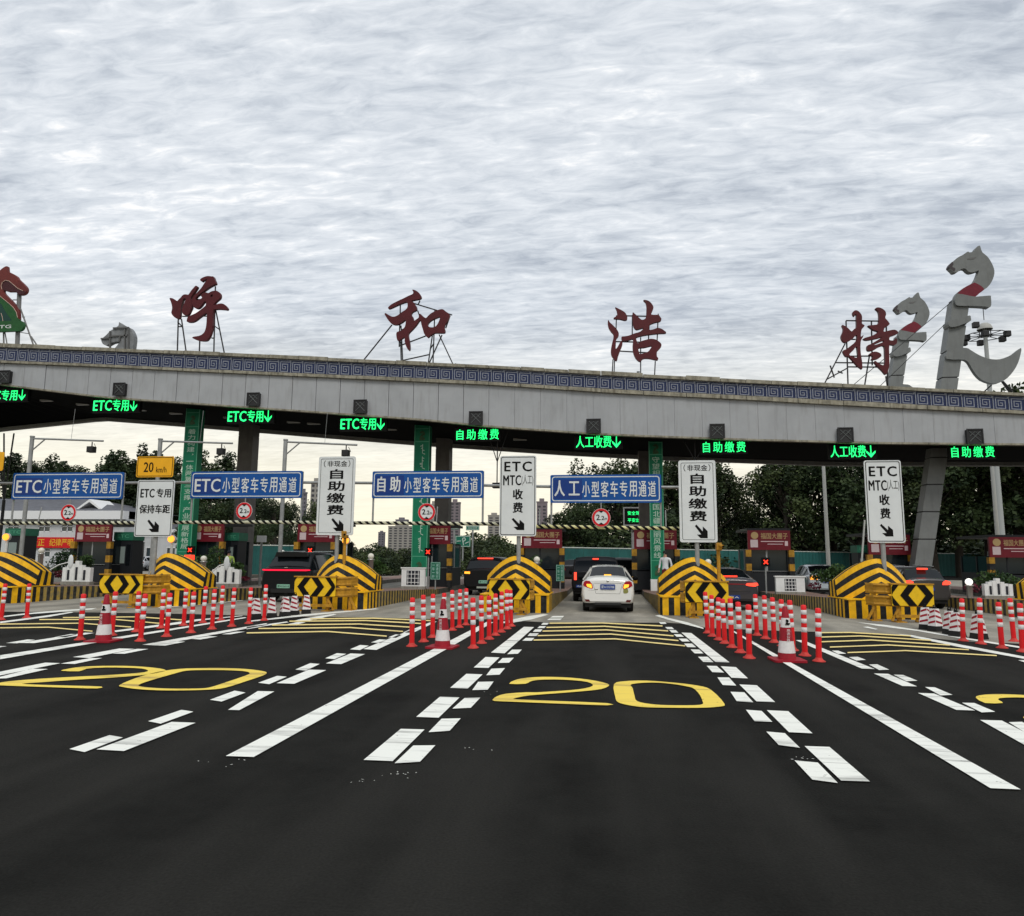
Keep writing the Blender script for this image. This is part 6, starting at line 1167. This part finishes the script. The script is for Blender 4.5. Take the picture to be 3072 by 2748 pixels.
for (a, b, c, d) in wins:
    f = MB(); w_ = .12
    for (p, q, r, s) in ((a, b, c-.02, c+w_), (a, b, d-w_, d+.02), (a, a+w_, c, d), (b-w_, b, c, d), ((a+b)/2-.05, (a+b)/2+.05, c, d), (a, b, c+(d-c)*.62, c+(d-c)*.62+.08)): f.box(p-cx, q-cx, .02, .10, r, s)
    fo = f.build('window', TRIM, t); MB().quad((a-cx, .12, c), (b-cx, .12, c), (b-cx, .12, d), (a-cx, .12, d)).build('pane', WGL, fo)
MB().box(-hw-.6, hw+.35, -.9, .2, ze-.1, ze+.95).build('eaves_band', TRIM, t)
rz1 = P(150, 1496, Yb+6).z; xr = P(295, 1496, Yb+6).x-cx
m = MB(); A = (-hw-.5, -.7, ze+.95); B = (hw+.25, -.7, ze+.95); C_ = (xr-1.0, 6, rz1); D_ = (-hw-.5, 6, rz1); m.quad(A, B, C_, D_); m.add([B, (hw+.25, 12.7, ze+.95), C_], [(0, 1, 2)]); m.quad((hw+.25, 12.7, ze+.95), (-hw-.5, 12.7, ze+.95), D_, C_); ro = m.build('roof', ROOF, t)
du = P(262, 1533, Yb).x-cx; dz = P(262, 1535, Yb).z; dm = MB(); dm.box(du-1.2, du+1.2, .6, 4, dz-1.0, dz+.35, 0); dm.build('dormer_wall', OW, t)
dr = MB(); dr.prism([[(du-1.9, dz+.25), (du-1.75, dz+.10), (du, dz+1.25), (du+1.75, dz+.10), (du+1.9, dz+.25), (du, dz+1.6)]], .2, 4); dr.build('dormer_gable', TRIM, t); MB().box(du-.9, du-.05, .55, .6, dz-.75, dz+.2).build('window', WGL, t); MB().box(du+.05, du+.9, .55, .6, dz-.75, dz+.2).build('window', WGL, t)
a = P(84, 1643, Yb-.3); b = P(222, 1612, Yb-.3); bn = MB(); bn.box(a.x-cx-2, b.x-cx+.0, -.3, -.22, a.z, b.z, 0); text(bn, '执法公正', a.x-cx-1.6, a.x-cx+2.2, a.z+.22, b.z-.18, -.30, 1, bold=.02); text(bn, '纪律严明', a.x-cx+2.9, b.x-cx-.1, a.z+.22, b.z-.18, -.30, 1, bold=.02); bn.build('red_banner', [mat('banner_red', (.60, .01, .015), .6), mat('banner_yellow', (.75, .45, .03), .6)], t)
# low wing to the right of the office
a = P(376, 1597, Yb+4); b = P(560, 1600, Yb+4); xc = (a.x+b.x)/2; hw2 = (b.x-a.x)/2; t = thing('office_wing', 'single storey white wing to the right of the office building', 'building', (xc, Yb+4, 0)); H = a.z
wn = []; 
for u0, u1 in ((398, 420), (438, 466), (500, 525)):
    p = P(u0, 1676, Yb+4); q = P(u1, 1644, Yb+4); wn.append((p.x, q.x, p.z, q.z))
cx = xc; wall_with_windows(a.x, b.x, 0, H, wn)
MB().box(-hw2-.3, hw2+.3, -.5, 8, H, H+.4).build('eaves_band', TRIM, t)
for (p, q, r, s) in wn: f = MB(); f.box(p-cx-.1, q-cx+.1, -.02, .05, s, s+.15); f.box(p-cx, q-cx, .02, .08, r, r+.1); f.box((p+q)/2-cx-.05, (p+q)/2-cx+.05, .02, .08, r, s); fo = f.build('window', TRIM, t); MB().quad((p-cx, .12, r), (q-cx, .12, r), (q-cx, .12, s), (p-cx, .12, s)).build('pane', WGL, fo)
MB().quad((-hw2, 0, H+.4), (hw2, 0, H+.4), (hw2, 8, H+1.9), (-hw2, 8, H+1.9)).build('roof', ROOF, t)
# ------------------------------------------------------------------ distant towers
TWC = [(.20, .17, .19), (.30, .285, .27), (.17, .16, .19)]  # greyish wall colours stand in for distance haze
for k, (u0, u1, v0, Y, ci, l) in enumerate([(1350, 1379, 1497, 700, 0, 'tall far apartment tower right of the grey column'), (1290, 1312, 1503, 760, 1, 'pale far tower mostly behind the round limit sign'), (1187, 1221, 1552, 900, 2, 'dark topped far block left of the Mongolian banner column'), (1165, 1240, 1573, 850, 1, 'wide pale far block left of the Mongolian banner column'), (1464, 1500, 1538, 900, 1, 'pale far tower left of the middle white sign'), (1610, 1641, 1495, 650, 0, 'tall purple grey far tower right of the middle white sign'), (934, 962, 1434, 420, 1, 'pale apartment block beside the first white self-service sign'), (905, 919, 1466, 520, 2, 'slim dark far tower left of the first white self-service sign'), (1135, 1153, 1592, 900, 2, 'small far block on the skyline left of the wide pale one')]):
    a = P(u0, v0, Y); b = P(u1, v0, Y); w = b.x-a.x; H = a.z; xc = (a.x+b.x)/2; t = thing('apartment_tower', l, 'building', (xc, Y, 0), 'far apartment towers on the skyline'); wm = mat('tower_wall_%d' % ci, TWC[ci], .8, var=.1, vscale=.05); dk = mat('tower_window_dark', (.05, .05, .06), .4)
    MB().box(-w/2, w/2, 0, w*.6, 0, H*.93).build('tower_body', wm, t); MB().box(-w/2-.3, w/2+.3, -.3, w*.6+.3, H*.93, H*.95).build('cornice', wm, t); MB().box(-w*.25, w*.2, w*.1, w*.4, H*.95, H).build('roof_plant', wm, t)
    m = MB(); nf = int(H/3)
    nw = max(2, int(w/6))
    for f in range(1, nf-1):
        for c in range(nw): x_ = -w/2+w*(c+.5)/nw; m.box(x_-w/nw*.28, x_+w/nw*.28, -.12, -.02, f*3+.8, f*3+2.3)
    o = m.build('window_rows', dk, t, 'stuff')
# ------------------------------------------------------------------ high mast lamp and slim poles
Y = 60; c = P(2952, 960, Y); t = thing('high_mast_lamp', 'tall floodlight mast with a domed cap behind the tallest horse post', 'lamp post', (c.x, Y, 0)); H = c.z
MB().bar((0, 0, 0), (0, 0, H-.6), .26, n=14, r2=.14).build('mast', mat('mast_grey', (.34, .36, .36), .5), t); MB().lathe((0, 0, H-.9), [(.55, .1), (.54, .18), (.44, .45), (.25, .62), (0, .68)], 18).build('dome_cap', mat('cap_grey', (.36, .36, .34), .6), t)
MB().bar((0, 0, H), (0, 0, H+.9), .03).build('lightning_rod', DSTEEL, t); r = MB(); n = 10
for k in range(n):
    a0, a1_ = 2*math.pi*k/n, 2*math.pi*(k+1)/n; R1, R2 = .55, 1.65; q = lambda a, R: Vector((R*math.cos(a), R*math.sin(a)*.9, H-1.3)); r.bar(q(a0, R2), q(a1_, R2), .035); r.bar(q(a0, R1), q(a1_, R1), .03); r.bar(q(a0, .2), q(a0, R2), .03); r.bar(q(a0, .4), q(a0, .4)+Vector((0, 0, .7)), .025)
r.build('ring_frame', DSTEEL, t)
for a, dz in ((3.3, 0), (2.6, -.3), (4.3, 0), (5.6, .1), (.3, 0), (1.4, 0), (3.9, 1.6)): R1 = 1.5; m = MB(); x_, y_ = R1*math.cos(a), R1*math.sin(a)*.9; m.box(x_-.22, x_+.22, y_-.2, y_+.2, H-1.7+dz*.5, H-1.25+dz*.5); m.build('floodlight', DSTEEL, t, bevel=.05)
for u, v0, v1, ub, Y, l in [(2470, 1395, 1610, 2481, 50, 'slim pale pole between the two right white signs'), (2975, 1385, 1500, 2992, 48, 'slim pale pole right of the leaning grey post'), (2594, 1560, 1720, 2572, 34, 'thin leaning stay left of the rightmost white sign post')]:
    a = P(u, v0, Y); b = P(ub, 1600, Y) if Y > 40 else P(ub, v1, Y); b.z = 0; o0 = Vector((b.x, Y, 0)); m = MB().bar((0, 0, 0), (a.x-b.x, 0, a.z+ (2.0 if Y > 40 else 0)), .14 if Y > 40 else .05, r2=.10 if Y > 40 else .04); o = m.build('slim_pole', mat('pole_pale', (.42, .43, .41), .5), loc=o0); tag(o, l, 'pole')
for u, v, ub, Y, l in [(937, 1585, 945, 50, 'thin twin pole with a bracket behind the black electric suv'), (785, 1620, 785, 40, 'small post with a pale square lamp above the teal wall')]:
    a = P(u, v, Y); t = thing('slim_lamp', l, 'lamp post', (a.x, Y, 0)); MB().bar((0, 0, 0), (0, 0, a.z), .07).build('post', STEEL, t); MB().box(-.25, .25, -.1, .1, a.z-.12, a.z+.25).build('lamp_head', TRIM if Y == 40 else DSTEEL, t)
# ------------------------------------------------------------------ trees
def leafmat(name, a, b):
    m = bpy.data.materials.new(name); m.use_nodes = True; t_ = m.node_tree; bs = t_.nodes['Principled BSDF']; bs.inputs['Roughness'].default_value = .65; bs.inputs['Specular IOR Level'].default_value = .25
    oi = t_.nodes.new('ShaderNodeNewGeometry'); n = t_.nodes.new('ShaderNodeTexNoise'); n.inputs['Scale'].default_value = .55; n.inputs['Detail'].default_value = 4; t_.links.new(oi.outputs['Position'], n.inputs['Vector'])
    r = t_.nodes.new('ShaderNodeValToRGB'); r.color_ramp.elements[0].position = .38; r.color_ramp.elements[0].color = (*a, 1); r.color_ramp.elements[1].position = .64; r.color_ramp.elements[1].color = (*b, 1); t_.links.new(n.outputs['Fac'], r.inputs[0])
    ri = t_.nodes.new('ShaderNodeObjectInfo'); hs = t_.nodes.new('ShaderNodeHueSaturation'); mp = t_.nodes.new('ShaderNodeMapRange'); mp.inputs[3].default_value = .7; mp.inputs[4].default_value = 1.25; t_.links.new(ri.outputs['Random'], mp.inputs[0]); t_.links.new(mp.outputs[0], hs.inputs['Value']); t_.links.new(r.outputs[0], hs.inputs['Color'])
    t_.links.new(hs.outputs[0], bs.inputs['Base Color']); return m
LM = leafmat('poplar_leaf', (.010, .022, .008), (.040, .064, .020)); LM2 = leafmat('willow_leaf', (.013, .026, .009), (.056, .078, .024)); BARK = mat('tree_bark', (.05, .042, .034), .9, var=.3)
def tree_proto(kind, seed):
    g = np.random.default_rng(seed); mb = MB(); tk = MB(); lm = LM
    if kind == 'poplar':     # upright, narrow, several leaders
        H = 14.; tk.bar((0, 0, 0), (0, 0, H*.85), .22, r2=.05)
        for b in range(26):
            z_ = H*(.14+.8*g.random()); a = g.random()*6.28; rr = (1.9*(1-(z_/H)**1.6)+.5)*(.6+.5*g.random()); x, y = rr*math.cos(a), rr*math.sin(a)
            tk.bar((0, 0, z_-1.4), (x*.9, y*.9, z_+.3), .06, r2=.02, n=5)
            for q in range(3): leafball(mb, (x*(.5+.3*q)+g.normal()*.2, y*(.5+.3*q)+g.normal()*.2, z_+.5*q), .62, .62, 1.15, 120, .15, 0, g)
        for q in range(5): leafball(mb, (g.normal()*.3, g.normal()*.3, H*(.8+.05*q)), .5, .5, 1.0, 110, .15, 0, g)
    elif kind == 'round':
        H = 11.; tk.bar((0, 0, 0), (0, 0, H*.6), .3, r2=.12)
        for b in range(34):
            z_ = H*(.30+.62*g.random()); a = g.random()*6.28; rr = 3.6*math.sqrt(max(.05, 1-((z_/H-.55)/.48)**2))*(.45+.6*g.random()); x, y = rr*math.cos(a), rr*math.sin(a)
            tk.bar((0, 0, z_*.6), (x, y, z_), .09, r2=.02, n=5); leafball(mb, (x, y, z_), 1.0+.5*g.random(), 1.0+.5*g.random(), .8+.3*g.random(), 215, .16, 0, g)
    elif kind == 'willow':
        lm = LM2; H = 12.; tk.bar((0, 0, 0), (.3, 0, H*.65), .3, r2=.1)
        for b in range(40):
            z_ = H*(.35+.6*g.random()); a = g.random()*6.28; rr = 3.4*math.sqrt(max(.06, 1-((z_/H-.6)/.5)**2))*(.4+.65*g.random()); x, y = rr*math.cos(a), rr*math.sin(a)
            tk.bar((0, 0, z_*.65), (x, y, z_), .08, r2=.02, n=5); leafball(mb, (x, y, z_-.5), .75, .75, 1.5, 150, .15, 0, g)
    else:                    # dense shrub thicket, no visible trunk
        lm = LM2; H = 3.6
        for b in range(26): a = g.random()*6.28; rr = 2.6*math.sqrt(g.random()); z_ = .5+2.2*g.random()*(1-rr/4.2); x, y = rr*math.cos(a), rr*math.sin(a)*.8; tk.bar((x*.2, y*.2, 0), (x, y, z_), .03, r2=.01, n=4); leafball(mb, (x, y, z_), .75, .75, .62, 170, .11, 0, g)
    cm = mb.mesh('crown'); cm.materials.append(lm); tm = tk.mesh('trunk'); tm.materials.append(BARK); return cm, tm, H
PR = {}
for kind in ('poplar', 'round', 'willow', 'thicket'): PR[kind] = [tree_proto(kind, 100+q+len(kind)*7) for q in range(3)]
TLN = {}
TREES = []
def tree(kind, q, u, vtop, Y, label, group, name=None, wide=1.):
    cm, tm, H = PR[kind][q % 3]; c = P(u, vtop, Y); s = max(.3, c.z)/(H*1.02)
    t = thing(name or {'poplar': 'poplar_tree', 'round': 'broad_tree', 'willow': 'willow_tree', 'thicket': 'roadside_bush'}[kind], label, 'bush' if kind == 'thicket' else 'tree', (c.x, Y, 0), group, (u*7.3) % 6.28); t.scale = (s*wide, s*wide, s)
    TREES.append((label, c.x/Y, t)); obj('crown', cm, None, t); obj('trunk' if kind != 'thicket' else 'stem', tm, None, t); return t
g = random.Random(9)
LT = [(-40,1440),(45,1370),(90,1395),(150,1372),(190,1395),(240,1410),(300,1400),(352,1362),(392,1392),(432,1345),(470,1365),(520,1385),(600,1362),(640,1400),(690,1372),(735,1395),(560,1420),(110,1430),(330,1425)]
for k, (u, v) in enumerate(LT):
    tree('poplar', k, u, v, 100+g.uniform(-8, 10), f'dark upright poplar {["far left behind the office roof", "above the leftmost blue board", "left of the first lamp arm post", "between the first lamp arm and the amber plate", "behind the amber 20 plate", "right of the leftmost green banner", "left of the tall grey column"][min(6, k*7//16)]}' if k < 16 else 'low poplar filling the gap behind the office roof', 'poplar trees behind the office building', wide=1.35)
for k, (u, v, Y) in enumerate([(330,1520,92),(390,1500,94),(620,1500,80),(690,1490,82),(760,1480,84),(830,1490,80),(880,1505,84),(930,1500,88),(990,1560,90),(600,1580,66),(680,1560,68),(760,1555,70),(830,1560,68),(900,1575,72)]):
    tree('willow' if k % 2 else 'round', k, u, v, Y, 'leafy tree behind the teal wall at the left', 'leafy trees behind the teal wall', wide=1.1)
for k, (u, v, Y) in enumerate([(1020,1590,95),(1060,1600,85),(1100,1605,90),(1150,1612,84),(1200,1618,90),(1250,1622,84),(1330,1615,86),(1420,1600,84),(1470,1575,120),(1440,1560,130),(1500,1590,80),(1540,1600,76),(1590,1590,72),(1450,1620,66),(1510,1625,60),(1560,1622,62),(1610,1615,60),(1120,1640,64),(1180,1645,66),(1050,1630,62),(1640,1600,66)]):
    tree('thicket', k, u, v, Y, 'scrubby green bush on the verge beyond the gates', 'bushes on the verge beyond the gates', wide=1.25)
RT_ = [(1700,1530,72,'round'),(1760,1500,74,'round'),(1800,1375,88,'willow'),(1850,1392,84,'round'),(1905,1372,92,'willow'),(1975,1360,86,'willow'),(2040,1350,84,'round'),(2105,1352,88,'willow'),(2150,1405,84,'willow'),(2235,1500,92,'willow'),(2318,1400,84,'willow'),(2350,1365,80,'willow'),(2420,1350,82,'round'),(2490,1340,84,'willow'),(2560,1330,80,'round'),(2640,1330,82,'willow'),(2700,1320,84,'round'),(2780,1310,80,'willow'),(2850,1290,82,'round'),(2930,1240,82,'willow'),(3010,1165,80,'willow'),(3072,1158,78,'round'),(3140,1120,80,'willow')]
for k, (u, v, Y, kd) in enumerate(RT_):
    l = 'dark leafy tree behind the manual lane board' if u < 2000 else 'dark leafy tree behind the right self-service sign' if u < 2300 else 'dark leafy tree between the right white signs' if u < 2600 else 'tall dark tree behind the leaning grey post' if u < 2900 else 'very tall tree rising above the canopy at the right edge'
    tree(kd, k, u, v, Y, l, 'tall trees right of the plaza' if u < 2900 else 'very tall trees at the right edge', wide=1.15)
for k in range(16):
    u = 1690+k*92; tree('thicket' if k % 3 else 'round', k, u, 1545+g.uniform(-25, 20), 70+g.uniform(0, 8) if u < 2100 else 98, 'dense lower foliage below the tall trees at the right', 'lower foliage behind the teal wall at the right', wide=1.5)

# every tree and bush named by its order from the left within its row
NUM = ['first', 'second', 'third', 'fourth', 'fifth', 'sixth', 'seventh', 'eighth', 'ninth', 'tenth', 'eleventh', 'twelfth', 'thirteenth', 'fourteenth', 'fifteenth', 'sixteenth', 'seventeenth', 'eighteenth', 'nineteenth', 'twentieth', 'twenty-first', 'twenty-second']
by = {}
for l, a, t in TREES: by.setdefault(l, []).append((a, t))
for l, v in by.items():
    if len(v) == 1: continue
    for k, (a, t) in enumerate(sorted(v, key=lambda q: q[0])): t['label'] = f'{NUM[k]} from the left, {l}'
# crumbs of white paint and grit on the asphalt
m = MB(); rr = random.Random(8)
for u0, v0, sp, n in [(1210, 2322, 35, 9), (1070, 2345, 50, 5), (1410, 2245, 30, 4), (700, 2290, 40, 6), (2410, 2275, 30, 6), (1455, 2080, 20, 3)]:
    for k in range(n):
        p = G(u0+rr.gauss(0, sp), v0+rr.gauss(0, sp*.16)); w, h, a = rr.uniform(.005, .018), rr.uniform(.003, .007), rr.uniform(0, 3)
        pts = [(p.x+math.cos(a+q*1.57+rr.uniform(-.4, .4))*(w if q % 2 == 0 else h), p.y+math.sin(a+q*1.57)*(w if q % 2 == 0 else h), .006) for q in range(4)]
        m.add(pts, [(0, 1, 2, 3)])
m.build('paint_crumbs', RP, road, 'stuff')
